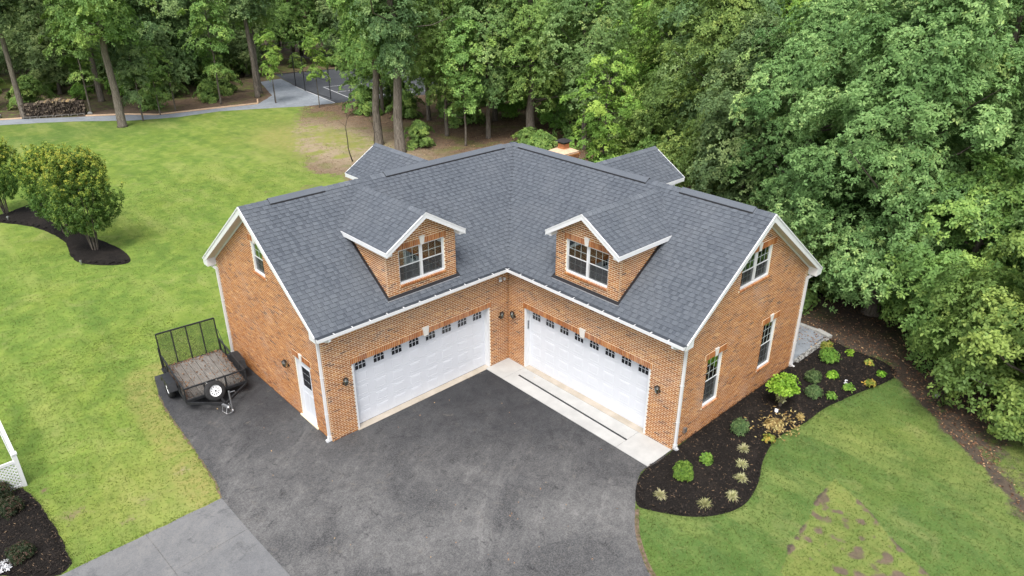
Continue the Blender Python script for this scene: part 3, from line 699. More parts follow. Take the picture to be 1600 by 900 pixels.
# --- garage doors
REC = .22
def garage_door(frame, u0, u1, label):
    m = MB(); sh = (2.42-.03)/5
    door = None
    a, b = u0+.075, u1-.075
    sec = MB(); sec.box(a, b, -REC-.05, -REC-.006, .03, 2.42, M=frame); door = sec.build('garage_door', M['white_door'], garage); door['label'] = label
    for i in range(5):
        s = MB(); z0 = .03+i*sh; s.box(a, b, -REC-.006, -REC, z0+(.004 if i else 0), z0+sh-.004, M=frame); s.build('door_section', M['white_door'], door)
    pm = MB()   # a raised panel: unit width and height, bevelled in three steps
    def ring(o, d): return [(-.5+o, d, -.5+o*1.35), (.5-o, d, -.5+o*1.35), (.5-o, d, .5-o*1.35), (-.5+o, d, .5-o*1.35)]
    rs = [ring(0, 0), ring(.03, 1), ring(.075, .05), ring(.13, .75)]
    vs = [p for q in rs for p in q]; fs = []
    for i in range(3):
        for k in range(4): fs.append((i*4+k, i*4+(k+1) % 4, i*4+4+(k+1) % 4, i*4+4+k))
    fs.append((12, 13, 14, 15)); pm.mesh_add(vs, fs); pme = pm.mesh('door_panel', M['white_door'])
    pitch = (b-a)/8; pw = .44; ph = .32
    sgn = 1 if Vector((frame.n[0], frame.n[1])).dot(Vector((math.cos(angle_of(frame)+math.pi/2), math.sin(angle_of(frame)+math.pi/2)))) > 0 else -1
    arch = {}
    def pane_mesh(shape):     # corner panes have a curved top
        if shape in arch: return arch[shape]
        m = MB(); pts = [(0, 0), (1, 0), (1, 1), (0, 1)]
        if shape == 'l': pts = [(0, 0), (1, 0), (1, 1), (.62, .93), (.28, .72), (.06, .35)]
        if shape == 'r': pts = [(0, 0), (1, 0), (.94, .35), (.72, .72), (.38, .93), (0, 1)]
        m.prism([(x, 0, z) for x, z in pts], (0, 1, 0)); arch[shape] = m.mesh('pane', M['lite']); return arch[shape]
    for c in range(8):
        uc = a+(c+.5)*pitch
        for i in range(4):
            zc = .03+(i+.5)*sh
            piece('panel', pme, frame, uc, -REC+.0005, zc, pw, sgn*.008, ph, door)
        # window insert
        zb = .03+4*sh+.07; lw, lh = .40, .335; lf = MB()
        for k in range(4): x = uc-lw/2+k*lw/3; lf.box(x-.009, x+.009, -REC, -REC+.014, zb+.009, zb+lh, M=frame)
        for k in range(2): z = zb+k*lh/2; lf.box(uc-lw/2-.009, uc+lw/2+.009, -REC, -REC+.012, z-.009, z+.009, M=frame)
        # curved head
        pts = [(math.cos(q), math.sin(q)) for q in np.linspace(0, math.pi, 13)]
        for (x0, y0), (x1, y1) in zip(pts[:-1], pts[1:]):
            e = lambda x, y, k: frame(uc+x*(lw/2+k), -REC, zb+lh*.52+y*(lh*.46+k))
            lf.prism([e(x0, y0, -.004), e(x1, y1, -.004), e(x1, y1, .02), e(x0, y0, .02)], (frame.n[0]*.015, frame.n[1]*.015, 0))
        lf.build('window_insert', M['white_door'], door)
        gw = lw/3-.018; gh = lh/2-.018
        for k in range(3):
            x = uc-lw/2+k*lw/3+.009
            for r_ in range(2):
                z = zb+.009+r_*lh/2; shape = 'q' if r_ == 0 or k == 1 else ('l' if (k == 0) else 'r')
                o = obj_of('pane', pane_mesh(shape), door, frame(x, -REC+.001, z), (gw, sgn*.006, gh), angle_of(frame))
    # white jambs and head
    j = MB(); j.box(u0, u0+.075, -REC-.05, -.02, .0, 2.437, M=frame); j.box(u1-.075, u1, -REC-.05, -.02, .0, 2.437, M=frame); j.box(u0+.075, u1-.075, -REC-.05, -.02, 2.415, 2.437, M=frame)
    j.build('door_frame', M['white'], door)
    s = MB(); s.box(a, b, -REC-.04, -REC+.012, .012, .03, M=frame); s.build('door_seal', M['rubber'], door)
    bk = MB(); bk.box(u0-.1, u1+.1, -.45, -.4, 0, 2.6, M=frame); bk.build('dark_interior', M['black_metal'], door)
    return door
garage_door(W['A'], *GD['A'], 'white garage door of the left wing'); garage_door(W['B'], *GD['B'], 'white garage door of the right wing')
# --- side door in the left gable wall
f = W['AG']; d = MB(); d.box(.99, 1.87, -.16, -.11, .12, 2.24, M=f); dr = d.build('side_door', M['white_door'], garage); dr['label'] = 'white side door in the left gable wall'
d = MB(); [d.box(*q, M=f) for q in ((.93, .99, -.2, -.03, CO, 2.30), (1.87, 1.93, -.2, -.03, CO, 2.30), (.99, 1.87, -.2, -.03, 2.24, 2.30), (.99, 1.87, -.2, -.02, CO, .12))]; d.build('door_frame', M['white'], dr)
pm_ = unit_box('door_pane', M['lite'])
for c in range(3):
    for r_ in range(3): piece('pane', pm_, f, 1.27+c*.18, -.107, 1.36+r_*.25, .16, .012, .23, dr)
d = MB(); [d.box(*q, M=f) for q in ((1.16, 1.18, -.11, -.09, 1.22, 1.99), (1.70, 1.72, -.11, -.09, 1.22, 1.99), (1.18, 1.70, -.11, -.09, 1.97, 1.99), (1.18, 1.70, -.11, -.09, 1.22, 1.235),
    (1.1, 1.38, -.11, -.10, .3, 1.0), (1.48, 1.76, -.11, -.10, .3, 1.0))]; d.build('door_moulding', M['white_door'], dr)
d = MB(); d.lathe([(0, .06), (.028, .055), (.03, .03), (.012, .02), (.012, 0)], f(1.04, -.11, 1.0), (1, 0, 0), 10); d.build('handle', M['dark_bronze'], dr)
sill(f, .86, 2.0, CO+.0, walls['AG'], .07)
# --- chimney behind the right wing
ch = Vector((-7.72, -4.75, 0)); m = MB()
CH = .42; m.box(ch.x-.45, ch.x+.45, ch.y-.45, ch.y+.45, 0, 5.12+CH); cho = m.build('chimney', M['mortar'], garage)
m = MB(); r_ = random.Random(3)
for k in range(int((5.1+CH)/CO)):
    grow = 0 if k < 77 else (k-76)*.022
    h = .455+min(grow, .09)
    for (ax, sg) in ((0, 1), (0, -1), (1, 1), (1, -1)):
        i = -.455-(.106 if k % 2 else 0)
        while i < .455:
            p, q = max(-h, i+.005), min(h, i+.208); i += .213
            if q-p < .03: continue
            if ax == 0: m.box(ch.x+p, ch.x+q, ch.y+sg*h-.01, ch.y+sg*h+.01, k*CO+.005, (k+1)*CO-.005, brick_tint(r_))
            else: m.box(ch.x+sg*h-.01, ch.x+sg*h+.01, ch.y+p, ch.y+q, k*CO+.005, (k+1)*CO-.005, brick_tint(r_))
m.build('brick_courses', M['brick'], cho, kind='stuff')
m = MB(); m.box(ch.x-.5, ch.x+.5, ch.y-.5, ch.y+.5, 4.98+CH, 5.06+CH); m.hexa([(ch.x+a*.5, ch.y+b*.5, 5.12+CH) for a, b in ((-1, -1), (1, -1), (1, 1), (-1, 1))]+[(ch.x+a*.26, ch.y+b*.26, 5.24+CH) for a, b in ((-1, -1), (1, -1), (1, 1), (-1, 1))]); m.build('crown_slab', M['cap'], cho)
m = MB(); m.box(ch.x-.18, ch.x+.18, ch.y-.18, ch.y+.18, 5.2+CH, 5.46+CH); m.build('flue', M['clay'], cho)
m = MB(); m.box(ch.x-.19, ch.x+.19, ch.y-.19, ch.y+.19, 5.46+CH, 5.56+CH); m.hexa([(ch.x+a*.30, ch.y+b*.30, 5.56+CH) for a, b in ((-1, -1), (1, -1), (1, 1), (-1, 1))]+[(ch.x+a*.12, ch.y+b*.12, 5.66+CH) for a, b in ((-1, -1), (1, -1), (1, 1), (-1, 1))]); m.build('chimney_cap', M['dark_bronze'], cho)
# --- things fixed to the walls
lamp(W['A'], 6.80, 1.92, 'black lantern between left garage door and front corner downspout')
lamp(W['A'], .42, 1.92, 'black lantern left of the inner corner, beside left garage door')
lamp(W['B'], .36, 1.92, 'black lantern right of the inner corner, beside right garage door')
lamp(W['B'], 6.75, 1.86, 'black lantern between right garage door and right corner')
lamp(W['AG'], 2.42, 1.72, 'black lantern beside the white side door on the gable wall')
t = empty('security_light', (.39, 0, 3.40)); tag(t, 'white twin head security floodlight high by the inner corner', 'floodlight')
m = MB(); m.lathe([(0, 0), (.06, 0), (.06, .03), (0, .035)], (0, 0, 0), (0, 1, 0), 12); m.bar((0, .02, 0), (0, .09, .01), .03); m.build('mount', M['white'], t)
for s in (-1, 1):
    m = MB(); m.lathe([(0, -.05), (.035, -.045), (.055, .03), (.065, .05), (.05, .055), (0, .045)], (s*.09, .12, .02), (s*.4, .8, -.35), 12); m.build('lamp_head', M['white'], t, smooth=True)
m = MB(); m.lathe([(0, -.03), (.03, -.02), (.03, .03), (0, .045)], (0, .10, -.05), (0, .8, -.5), 10); m.build('sensor', M['black_metal'], t)
m = MB(); m.box(-.03, .03, 0, .02, -.17, .17); o = m.build('wall_thermometer', M['galv']); o.location = (-.125, .935-.017, 1.75)
tag(o, 'narrow grey thermometer plate on the white jamb of the right garage door', 'thermometer')
for k in range(5):
    m = MB(); m.box(-.018, .018, .021, .024, -.13+k*.06, -.10+k*.06); m.build('scale_mark', M['black_metal'], o)
t = empty('outlet_box', (-.55, LEN, .5)); tag(t, 'small grey weatherproof outlet box low on the right gable wall', 'outlet box')
m = MB(); m.box(-.06, .06, 0, .06, -.08, .08); m.build('box', M['galv'], t); m = MB(); m.box(-.065, .065, .06, .085, -.075, .085); m.build('cover', M['galv'], t)

# ================================================================== GROUND
def inside(pts, x, y):
    r = np.zeros(np.shape(x), bool); n = len(pts)
    for i in range(n):
        x0, y0 = pts[i]; x1, y1 = pts[(i+1) % n]
        c = ((y0 > y) != (y1 > y)) & (x < (x1-x0)*(y-y0)/((y1-y0) or 1e-9)+x0); r ^= c
    return r
def dist_poly(pts, x, y, closed=True):
    d = np.full(np.shape(x), 1e9); n = len(pts)
    for i in range(n if closed else n-1):
        a = np.array(pts[i], float); b = np.array(pts[(i+1) % n], float); ab = b-a; L = ab@ab or 1e-9
        t = np.clip(((x-a[0])*ab[0]+(y-a[1])*ab[1])/L, 0, 1); d = np.minimum(d, np.hypot(x-a[0]-t*ab[0], y-a[1]-t*ab[1]))
    return d
def spline(pts, k=6, closed=True):
    out = []; n = len(pts)
    for i in range(n if closed else n-1):
        p = [np.array(pts[(i+j-1) % n] if closed else pts[min(max(i+j-1, 0), n-1)], float) for j in range(4)]
        for q in range(k):
            t = q/k; out.append(tuple(.5*((2*p[1])+(-p[0]+p[2])*t+(2*p[0]-5*p[1]+4*p[2]-p[3])*t*t+(-p[0]+3*p[1]-3*p[2]+p[3])*t**3)))
    if not closed: out.append(tuple(pts[-1]))
    return out
DRIVE_R = spline([(.9, 7.55), (1.35, 7.4), (1.96, 7.63), (2.70, 8.16), (3.5, 8.79), (4.07, 9.46), (4.42, 10.05), (4.9, 11.4), (5.3, 14), (5.6, 20), (6, 34)], 5, False)
DRIVE_L = [(10.15, -7.65), (10.45, -6.4), (10.6, -4.9), (10.70, -2.68), (10.84, -.6), (10.99, .12)]
drive_poly = [(7.3, -7.35), (8.2, -7.5)]+DRIVE_L+[(10.97, 2), (10.9, 4), (10.8, 9), (10.9, 34)]+DRIVE_R[::-1]+[(0.2, 7.40), (-.1, 7.3), (-.1, -.1), (7.3, -.1)]
old_poly = [(10.99, .12), (15.05, .12), (15.3, .02), (16.2, -.9), (17.5, -1.6), (30, -1.8), (30, 34), (10.9, 34), (10.8, 9), (10.9, 4), (10.97, 2)]
bed_r = spline([(.55, 7.46), (1.3, 7.42), (1.96, 7.63), (2.62, 8.12), (2.62, 8.50), (2.0, 9.45), (1.26, 10.0), (.42, 10.21), (-.61, 10.0), (-1.61, 9.57), (-2.71, 9.32), (-3.5, 9.36), (-4.39, 9.51), (-5.6, 9.56), (-7.25, 9.9), (-8.5, 10.24), (-9.5, 10.3), (-10.0, 9.6), (-10.0, 8.3), (-10.15, 7.35), (-9, 7.33), (-7.3, 7.36), (-5, 7.36), (-2, 7.36)], 5)
bed_l = spline([(10.53, -31.0), (8.8, -31.9), (8.1, -31.2), (8.7, -28.08), (8.2, -25.62), (7.27, -21.7), (7.2, -19.6), (7.63, -18.9), (8.67, -19.7), (9.3, -21.14), (9.0, -24.22), (9.6, -27.33), (10.9, -29.6), (12.2, -31), (11.5, -32)], 5)
bed_b = [(15.0, -4.15), (14.82, -3.2), (14.72, -1.6), (14.75, -.1), (15.05, .10), (15.3, 0), (16.2, -.9), (17.5, -1.6), (17.5, -4.4)]
path_poly = [(30, -63), (14, -60.5), (5.45, -58.4), (3.93, -57.6), (.5, -55.4), (-.5, -54.9), (-3.3, -53.1), (-5.2, -51.2), (-9.5, -50.5), (-13.7, -49.7), (-16.6, -52.6), (-19.1, -60.5), (-21.7, -60.8), (-20.7, -55.6), (-19.9, -49.5), (-19.2, -45.2), (-16.67, -45.74), (-12.69, -47.8), (-9.79, -49.1), (-6.26, -49.2), (-2.51, -50.7), (.3, -53.1), (3.28, -55.0), (5.85, -56.2), (14, -58.5), (30, -60)]
court_poly = [(-20.75, -55.6), (-19.9, -50), (-19.2, -45.2), (-34, -41), (-40, -60), (-22.5, -64)]
woods_edge = [(30, -61), (14, -59.5), (5.8, -57), (.3, -54), (-6, -50.0), (-12.7, -48.8), (-16.5, -45.9), (-13.6, -41.5), (-10.84, -36.6), (-8.6, -32), (-7.6, -28.4), (-7.6, -26), (-8.3, -23), (-8.6, -19.5), (-8.6, -14), (-8.4, -9), (-8.8, 7.0), (-9.9, 8.2), (-10.0, 9.6), (-9.62, 10.16), (-8.46, 11.55), (-7.37, 12.74), (-6.19, 14.2), (-4.75, 15.6), (-1.5, 19.5), (2, 30), (3, 60), (60, 60), (60, -64)]
patch = [(-2.41, 11.40), (-1.92, 12.48), (-1.11, 13.66), (-.4, 15.2), (2.8, 14.2), (1.94, 12.1), (.9, 11.85), (-.1, 11.72), (-1.2, 11.5)]
nrs = np.random.RandomState(5)
blobs = [(-8.0, -26.8, 1.4, .7), (-8.2, -22.5, 1.4, .6), (-4.6, -23.7, 1.0, .55), (-2.6, -24.6, .6, .5), (14.2, -1.9, .55, .55), (13.2, -.7, .5, .45), (11.3, -1.8, .35, .5), (2.65, 9.65, .16, .6), (2.75, 10.15, .14, .6), (14.6, -3.6, .25, .6), (12.5, -1.3, .4, .4)]
for _ in range(110):    # bare spots in the reseeded patch
    blobs.append((nrs.uniform(-2.2, 1.2), nrs.uniform(11.5, 15), nrs.uniform(.06, .18), nrs.uniform(.45, .7)))
blobs = blobs[:11]+[b for b in blobs[11:] if inside(patch, np.array([b[0]]), np.array([b[1]]))[0]]
def fields(x, y):
    ins = inside(woods_edge, x, y); d = dist_poly(woods_edge, x, y)
    sg = np.where(ins, d, -d)
    soft = np.where((y < -18) & (y > -46), 2.2, np.where(y > 9, .85, .6))
    grass = np.clip(.5+sg/(2*soft), 0, 1)
    # mossy, grassy strip just inside the wood beyond the lawn, and the rough ground on the right
    moss = np.exp(-(((x+12.5)/3.2)**2+((y+33)/8)**2))
    grass = np.maximum(grass, moss*.60); dots = sum(np.exp(-(((x-a)/1.3)**2+((y-b)/.7)**2)) for a, b in ((-9.9, -28.5), (-9.2, -30.6), (-11.5, -33.5), (-10.2, -35.5), (-13, -38), (-12.3, -30.4))); grass = np.maximum(grass, np.minimum(dots, 1)*.72)
    rough = np.exp(-(((x+7.6)/3.6)**2+((y-15.3)/2.0)**2)); grass = np.maximum(grass, rough*.64)
    far = (y < -57) & (x > -30); grass = np.where(far, np.maximum(grass, .36), grass)
    for (a, b, r, s) in blobs: grass = grass-s*np.exp(-(((x-a)**2+(y-b)**2)/r**2))
    pd = dist_poly([(1.94, 12.1), (.9, 11.85), (-.1, 11.72), (-1.2, 11.5), (-2.41, 11.40), (-1.92, 12.48), (-1.11, 13.66), (-.4, 15.2), (.1, 16.4)], x, y, False); grass = grass-(.42+.34*np.sin(x*5.1+y*3.3)*np.sin(y*2.3-x*1.7))*np.exp(-(pd/.08)**2)
    inp = inside(patch, x, y); grass = grass-.07*inp; wl_ = dist_poly([(-9.6, 10.2), (-8.5, 11.6), (-7.4, 12.8), (-6.2, 14.3), (-5.0, 15.6)], x, y, False); grass = grass-.45*np.exp(-(wl_/.16)**2)
    dry = .1+.75*np.exp(-(((x+11.0)/4.5)**2+((y+31)/9)**2))+.35*np.exp(-(((x-12.5)/3.5)**2+((y+1.5)/1.6)**2))+.75/(1+np.exp((dist_poly(DRIVE_L, x, y, False)-.95)/.08))*(y < -2.6)+.75/(1+np.exp((dist_poly([(10.9, -1.6), (10.99, .12)], x, y, False)-.8)/.08))+.6*moss+.8*np.exp(-(((x+9.8)/2)**2+((y+36)/3)**2))+.25*rough+.35*inp
    lush = np.where((x < 6) & (y > 5), .9, 0.)+np.where((x > -30) & (y < -44), .55*np.clip((-44-y)/4, 0, 1), 0)*np.where(x > -6, 1, .3)
    lush = lush*(1-.35*inp)
    return grass, np.clip(dry, 0, 1), np.clip(lush, 0, 1)
def add_fields(me, xy):
    g_, d_, l_ = fields(xy[:, 0], xy[:, 1])
    for nm, v in (('grass', g_), ('dry', d_), ('lush', l_)):
        a = me.attributes.new(nm, 'FLOAT', 'POINT'); a.data.foreach_set('value', v.astype('f'))
def grid_ground():
    xs = np.arange(-46, 30.01, .3); ys = np.arange(-75, 34.01, .3)
    X, Y = np.meshgrid(xs, ys, indexing='ij'); nx, ny = X.shape
    co = np.stack([X.ravel(), Y.ravel(), np.zeros(nx*ny)], 1)
    i, j = np.meshgrid(np.arange(nx-1), np.arange(ny-1), indexing='ij'); a = (i*ny+j).ravel()
    F = np.stack([a, a+ny, a+ny+1, a+1], 1)
    cx = co[F, 0].mean(1); cy = co[F, 1].mean(1); ga, _, _ = fields(cx, cy)
    for nm, sel in (('lawn', ga >= .5), ('forest_floor', ga < .5)):
        ff = F[sel]; used = np.unique(ff); remap = np.zeros(len(co), int); remap[used] = np.arange(len(used))
        me = bpy.data.meshes.new(nm); me.from_pydata(co[used].tolist(), [], remap[ff].tolist()); me.materials.append(M['ground']); add_fields(me, co[used])
        o = link(bpy.data.objects.new(nm, me)); tag(o, kind='structure')
    me = bpy.data.meshes.new('ground'); m = 900
    q = [(-46, -75), (30, -75), (30, 34), (-46, 34)]; p = [(-m, -m), (m, -m), (m, m), (-m, m)]
    vs = [(*v, 0) for v in q]+[(*v, 0) for v in p]
    me.from_pydata(vs, [], [(k, (k+1) % 4, 4+(k+1) % 4, 4+k) for k in range(4)]); me.materials.append(M['ground'])
    for nm in ('grass', 'dry', 'lush'):
        a_ = me.attributes.new(nm, 'FLOAT', 'POINT')
        if nm == 'grass': a_.data.foreach_set('value', np.array([0, .9, .9, 0]*2, 'f'))
    tag(link(bpy.data.objects.new('ground', me)), kind='structure')
grid_ground()
def fine_ground(x0, x1, y0, y1, step, z):
    X, Y = np.meshgrid(np.arange(x0, x1, step), np.arange(y0, y1, step), indexing='ij'); nx, ny = X.shape; co = np.stack([X.ravel(), Y.ravel(), np.full(nx*ny, z)], 1)
    i, j = np.meshgrid(np.arange(nx-1), np.arange(ny-1), indexing='ij'); a = (i*ny+j).ravel(); F = np.stack([a, a+ny, a+ny+1, a+1], 1)
    me = bpy.data.meshes.new('lawn'); me.from_pydata(co.tolist(), [], F.tolist()); me.materials.append(M['ground']); add_fields(me, co); tag(link(bpy.data.objects.new('lawn', me)), kind='structure')
fine_ground(-3.2, 3.4, 10.9, 16.6, .055, .004); fine_ground(-9.7, -3.4, 10.2, 17, .08, .003); fine_ground(8.6, 15.2, -9, .6, .08, .003)
def sheet(name, pts, z, m, parent=None, thick=0, kind='structure'):
    mb = MB()
    if thick: mb.prism([(x, y, z-thick) for x, y in pts], (0, 0, thick))
    else: mb.poly([(x, y, z) for x, y in pts])
    import bmesh
    me = mb.mesh(name, m); bm = bmesh.new(); bm.from_mesh(me); bmesh.ops.triangulate(bm, faces=[f for f in bm.faces if len(f.verts) > 4]); bm.to_mesh(me); bm.free()
    o = link(bpy.data.objects.new(name, me), parent)
    if kind: o['kind'] = kind
    return o
def ragged(pts, amp, step, seed):
    r = np.random.RandomState(seed); out = []
    for i in range(len(pts)):
        a = np.array(pts[i], float); b = np.array(pts[(i+1) % len(pts)], float); n = max(1, int(np.linalg.norm(b-a)/step))
        if n > 200: n = 1
        for k in range(n):
            p = a+(b-a)*k/n
            out.append(tuple(p+(r.randn(2)*amp if k else 0)))
    return out
M['soil'] = simple('brown_soil', (.16, .115, .085), .95, .1, var=.35, sc_=8, bump=.4)
rr_ = np.array([p for p in DRIVE_R if p[1] > 8.2]); sheet('soil_edge', ragged([tuple(p) for p in rr_+[-.12, .05]]+[tuple(p) for p in (rr_+[.08, -.03])[::-1]], .02, .15, 31), .007, M['soil'])
rr_ = np.array(DRIVE_L[1:]); sheet('soil_edge', ragged([tuple(p) for p in rr_+[-.2, 0]]+[tuple(p) for p in (rr_+[.05, .02])[::-1]], .02, .15, 32), .007, M['soil'])
sheet('driveway', ragged(drive_poly, .012, .2, 1), .012, M['asphalt'])
sheet('old_driveway', ragged(old_poly, .010, .25, 2), .008, M['asphalt_old'])
jm = MB()
def jstrip(pts, w_, z):
    for a_, b_ in zip(pts[:-1], pts[1:]):
        a_ = Vector((*a_, z)); b_ = Vector((*b_, z)); n_ = (b_-a_).cross(Vector((0, 0, 1))).normalized()*w_/2; jm.poly([a_-n_, b_-n_, b_+n_, a_+n_])
jstrip([(13.05, .13), (13.0, 1.1), (12.95, 2.2), (12.9, 5)], .022, .0125); jstrip([(11.0, 1.75), (12.97, 1.9)], .018, .0125); jstrip([(13.0, 2.9), (16, 3.05)], .018, .0125); jstrip([(11.0, .13), (10.975, 2), (10.905, 4), (10.81, 8.8)], .03, .0165)
tag(jm.build('pavement_joint', M['asphalt']), kind='structure')
sheet('gravel_path', ragged(path_poly, .03, .8, 3), .010, M['gravel'])
sheet('sports_court', court_poly, .014, M['court'])
cl = MB()
def strip(a, b, w_, z): 
    a = Vector((*a, z)); b = Vector((*b, z)); n = (b-a).cross(Vector((0, 0, 1))).normalized()*w_/2; cl.poly([a-n, b-n, b+n, a+n])
strip((-20.6, -55.4), (-19.3, -45.3), .10, .019)
for a, b in (((-22.6, -53.2), (-21.6, -46.5)), ((-21.6, -46.5), (-30, -44)), ((-22.6, -53.2), (-31, -51)), ((-22.1, -50), (-30.5, -47.6)), ((-25, -49.1), (-24.2, -45.7))): strip(a, b, .09, .020)
tag(cl.build('court_lines', M['white']), kind='structure')
def mound(name, pts, m, step=.14, h=.055, label=None):
    p = np.array(pts); x0, y0 = p.min(0); x1, y1 = p.max(0); xs = np.arange(x0, x1, step); ys = np.arange(y0, y1, step)
    X, Y = np.meshgrid(xs, ys, indexing='ij'); rs = np.random.RandomState(4); D = dist_poly(pts, X, Y); ins = inside(pts, X, Y)
    Z = .012+np.clip(D-.05, 0, .22)*h/.22*ins+rs.rand(*X.shape)*.018*ins; Z = np.where(ins & (D > .04), Z, .005)
    nx, ny = X.shape; co = np.stack([X.ravel(), Y.ravel(), Z.ravel()], 1); i, j = np.meshgrid(np.arange(nx-1), np.arange(ny-1), indexing='ij'); a = (i*ny+j).ravel()
    F = np.stack([a, a+ny, a+ny+1, a+1], 1); ok = (ins & (D > .02)).ravel(); F = F[ok[F].all(1)]
    used = np.unique(F); rm = np.zeros(len(co), int); rm[used] = np.arange(len(used))
    base = MB(); base.poly([(x, y, .014) for x, y in pts]); n = len(base.v)
    base.v += [tuple(c) for c in co[used].tolist()]; base.f += [tuple(q) for q in (rm[F]+n).tolist()]; base.t += [.5]*len(F); base.mi += [0]*len(F)
    import bmesh
    me = base.mesh(name, m); bm = bmesh.new(); bm.from_mesh(me); bmesh.ops.triangulate(bm, faces=[f for f in bm.faces if len(f.verts) > 4]); bm.to_mesh(me); bm.free()
    return tag(link(bpy.data.objects.new(name, me)), kind='structure')
BR_ = ragged(bed_r, .012, .15, 5); mound('mulch_bed', BR_, M['mulch']); mound('mulch_bed', ragged(bed_l, .02, .2, 6), M['mulch'], .2); mound('mulch_bed', ragged(bed_b, .012, .15, 7), M['mulch'])
# chips on the mulch
def scatter_quads(name, polys, dens, size, m, z, label=None, cat=None, seed=1, tint=None, tilt=.5, mask=None):
    rs = np.random.RandomState(seed); V = []; F = []; T = []; n0 = 0
    for pts in polys:
        p = np.array(pts); x0, y0 = p.min(0); x1, y1 = p.max(0); n = int((x1-x0)*(y1-y0)*dens); x = rs.uniform(x0, x1, n); y = rs.uniform(y0, y1, n)
        k = inside(pts, x, y)
        if mask is not None: k &= mask(x, y, rs)
        x, y = x[k], y[k]; n = len(x)
        if not n: continue
        a = rs.uniform(0, 6.28, n); L = size[0]*rs.uniform(.5, 1.3, n); w_ = size[1]*rs.uniform(.5, 1.3, n); t1 = rs.uniform(-tilt, tilt, n); t2 = rs.uniform(-tilt, tilt, n)
        zz = z+rs.uniform(0, .012, n)+np.abs(t1)*L*.5
        c, s = np.cos(a), np.sin(a)
        P = np.stack([np.stack([x+c*L/2*u-s*w_/2*v, y+s*L/2*u+c*w_/2*v, zz+t1*L/2*u+t2*w_/2*v], 1) for u, v in ((-1, 0), (0, -1), (1, 0), (0, 1))], 1)
        V.append(P.reshape(-1, 3)); F.append(np.arange(n*4).reshape(-1, 4)+n0); n0 += n*4; T.append(rs.rand(n) if tint is None else rs.uniform(*tint, n))
    me = quad_mesh(name, np.concatenate(V), np.concatenate(F), np.concatenate(T), m)
    o = link(bpy.data.objects.new(name, me)); tag(o, label, cat, kind='stuff'); return o
def quad_mesh(name, V, F, T, m, mats=None):
    me = bpy.data.meshes.new(name); nv, nf = len(V), len(F); k = F.shape[1]
    me.vertices.add(nv); me.vertices.foreach_set('co', np.ascontiguousarray(V, 'f').ravel())
    me.loops.add(nf*k); me.loops.foreach_set('vertex_index', np.ascontiguousarray(F, 'i').ravel())
    me.polygons.add(nf); me.polygons.foreach_set('loop_start', np.arange(nf, dtype='i')*k)
    me.materials.append(m); a = me.attributes.new('tint', 'FLOAT', 'FACE'); a.data.foreach_set('value', np.ascontiguousarray(T, 'f'))
    me.update(calc_edges=True); me.validate(); return me
scatter_quads('mulch_chips', [bed_r, bed_b], 420, (.075, .022), M['chip'], .075, 'dark shredded bark chips covering the mulch beds', 'mulch', 3)
scatter_quads('fallen_leaves', [drive_poly], .55, (.055, .035), M['litter'], .018, 'few pale dry leaves scattered on the dark driveway', 'leaves', 8, (.75, 1), mask=lambda x, y, r: (x < 10) & (y < 9) & (r.rand(len(x)) < .8))
wilt = [(-3.5+1.3*math.cos(t), 9.05-.25+.95*math.sin(t)) for t in np.linspace(0, 6.2, 16)]
scatter_quads('fallen_leaves', [wilt], 150, (.11, .05), M['leaf_tan'], .085, 'yellow and tan dead leaves strewn on the mulch below the lime shrub', 'leaves', 9, mask=lambda x, y, r: r.rand(len(x)) < np.exp(-(((x+3.6)/.75)**2+((y-9.0)/.6)**2)))
# leaf litter in the woods
def litter_mask(x, y, r):
    g_, dr_, _ = fields(x, y); return (g_ < .5) & (r.rand(len(x)) > dr_*.75) & ~((x > -8.6) & (x < 8) & (y > -8.6) & (y < 8.4) & ((x < .1) | (y < .1))) & ~inside(path_poly, x, y) & ~inside(court_poly, x, y)
scatter_quads('leaf_litter', [[(-30, -50), (-6, -50), (-6, 16), (-30, 16)], [(-12, 5), (-4, 5), (-2, 20), (-12, 20)]], 60, (.085, .05), M['litter'], .012, 'brown fallen leaves covering the floor of the woods', 'leaf litter', 12, mask=litter_mask)

# concrete in front of the doors
ap = sheet('concrete_apron', [(0.0, 0.0), (1.12, 0.02), (1.17, 7.42), (.06, 7.42), (0, 7.40)], .014, M['concrete']); ap.data.materials[0] = M['flash']
def slab(pts, z=.032, m='concrete', th=.03): return sheet('concrete_slab', pts, z, M[m], ap, th, kind=None)
slab([(0.005, .01), (1.115, .01), (1.12, .92), (.005, .92)]); slab([(.055, .93), (.495, .93), (.595, 6.16), (.055, 6.16)]); slab([(.495+.075, .93), (1.12, .93), (1.155, 6.16), (.595+.075, 6.16)])
slab([(.005, 6.17), (1.155, 6.17), (1.165, 7.40), (.005, 7.40)]); slab([(.497, .93), (.568, .93), (.572, 1.14), (.50, 1.14)])
dm = MB(); dm.box(0, 1, -.03, .03, .026, .033); o = MB()
o.hexa([(.502, 1.15, .02), (.562, 1.15, .02), (.662, 6.16, .02), (.602, 6.16, .02), (.502, 1.15, .034), (.562, 1.15, .034), (.662, 6.16, .034), (.602, 6.16, .034)]); tag(o.build('trench_drain', M['black_metal']), 'long black trench drain grate set in the concrete apron', 'drain')
for k, (fr, (a, b)) in enumerate(((W['A'], GD['A']), (W['B'], GD['B']))):
    m = MB(); d1 = .06 if k == 0 else .05; m.hexa([fr(a-.02, -.4, .0), fr(b+.02, -.4, .0), fr(b+.02, d1, .0), fr(a-.02, d1, .0), fr(a-.02, -.4, .03), fr(b+.02, -.4, .03), fr(b+.02, d1, .026 if k == 0 else .036), fr(a-.02, d1, .026 if k == 0 else .036)])
    tag(m.build('concrete_threshold', M['threshold']), kind='structure')
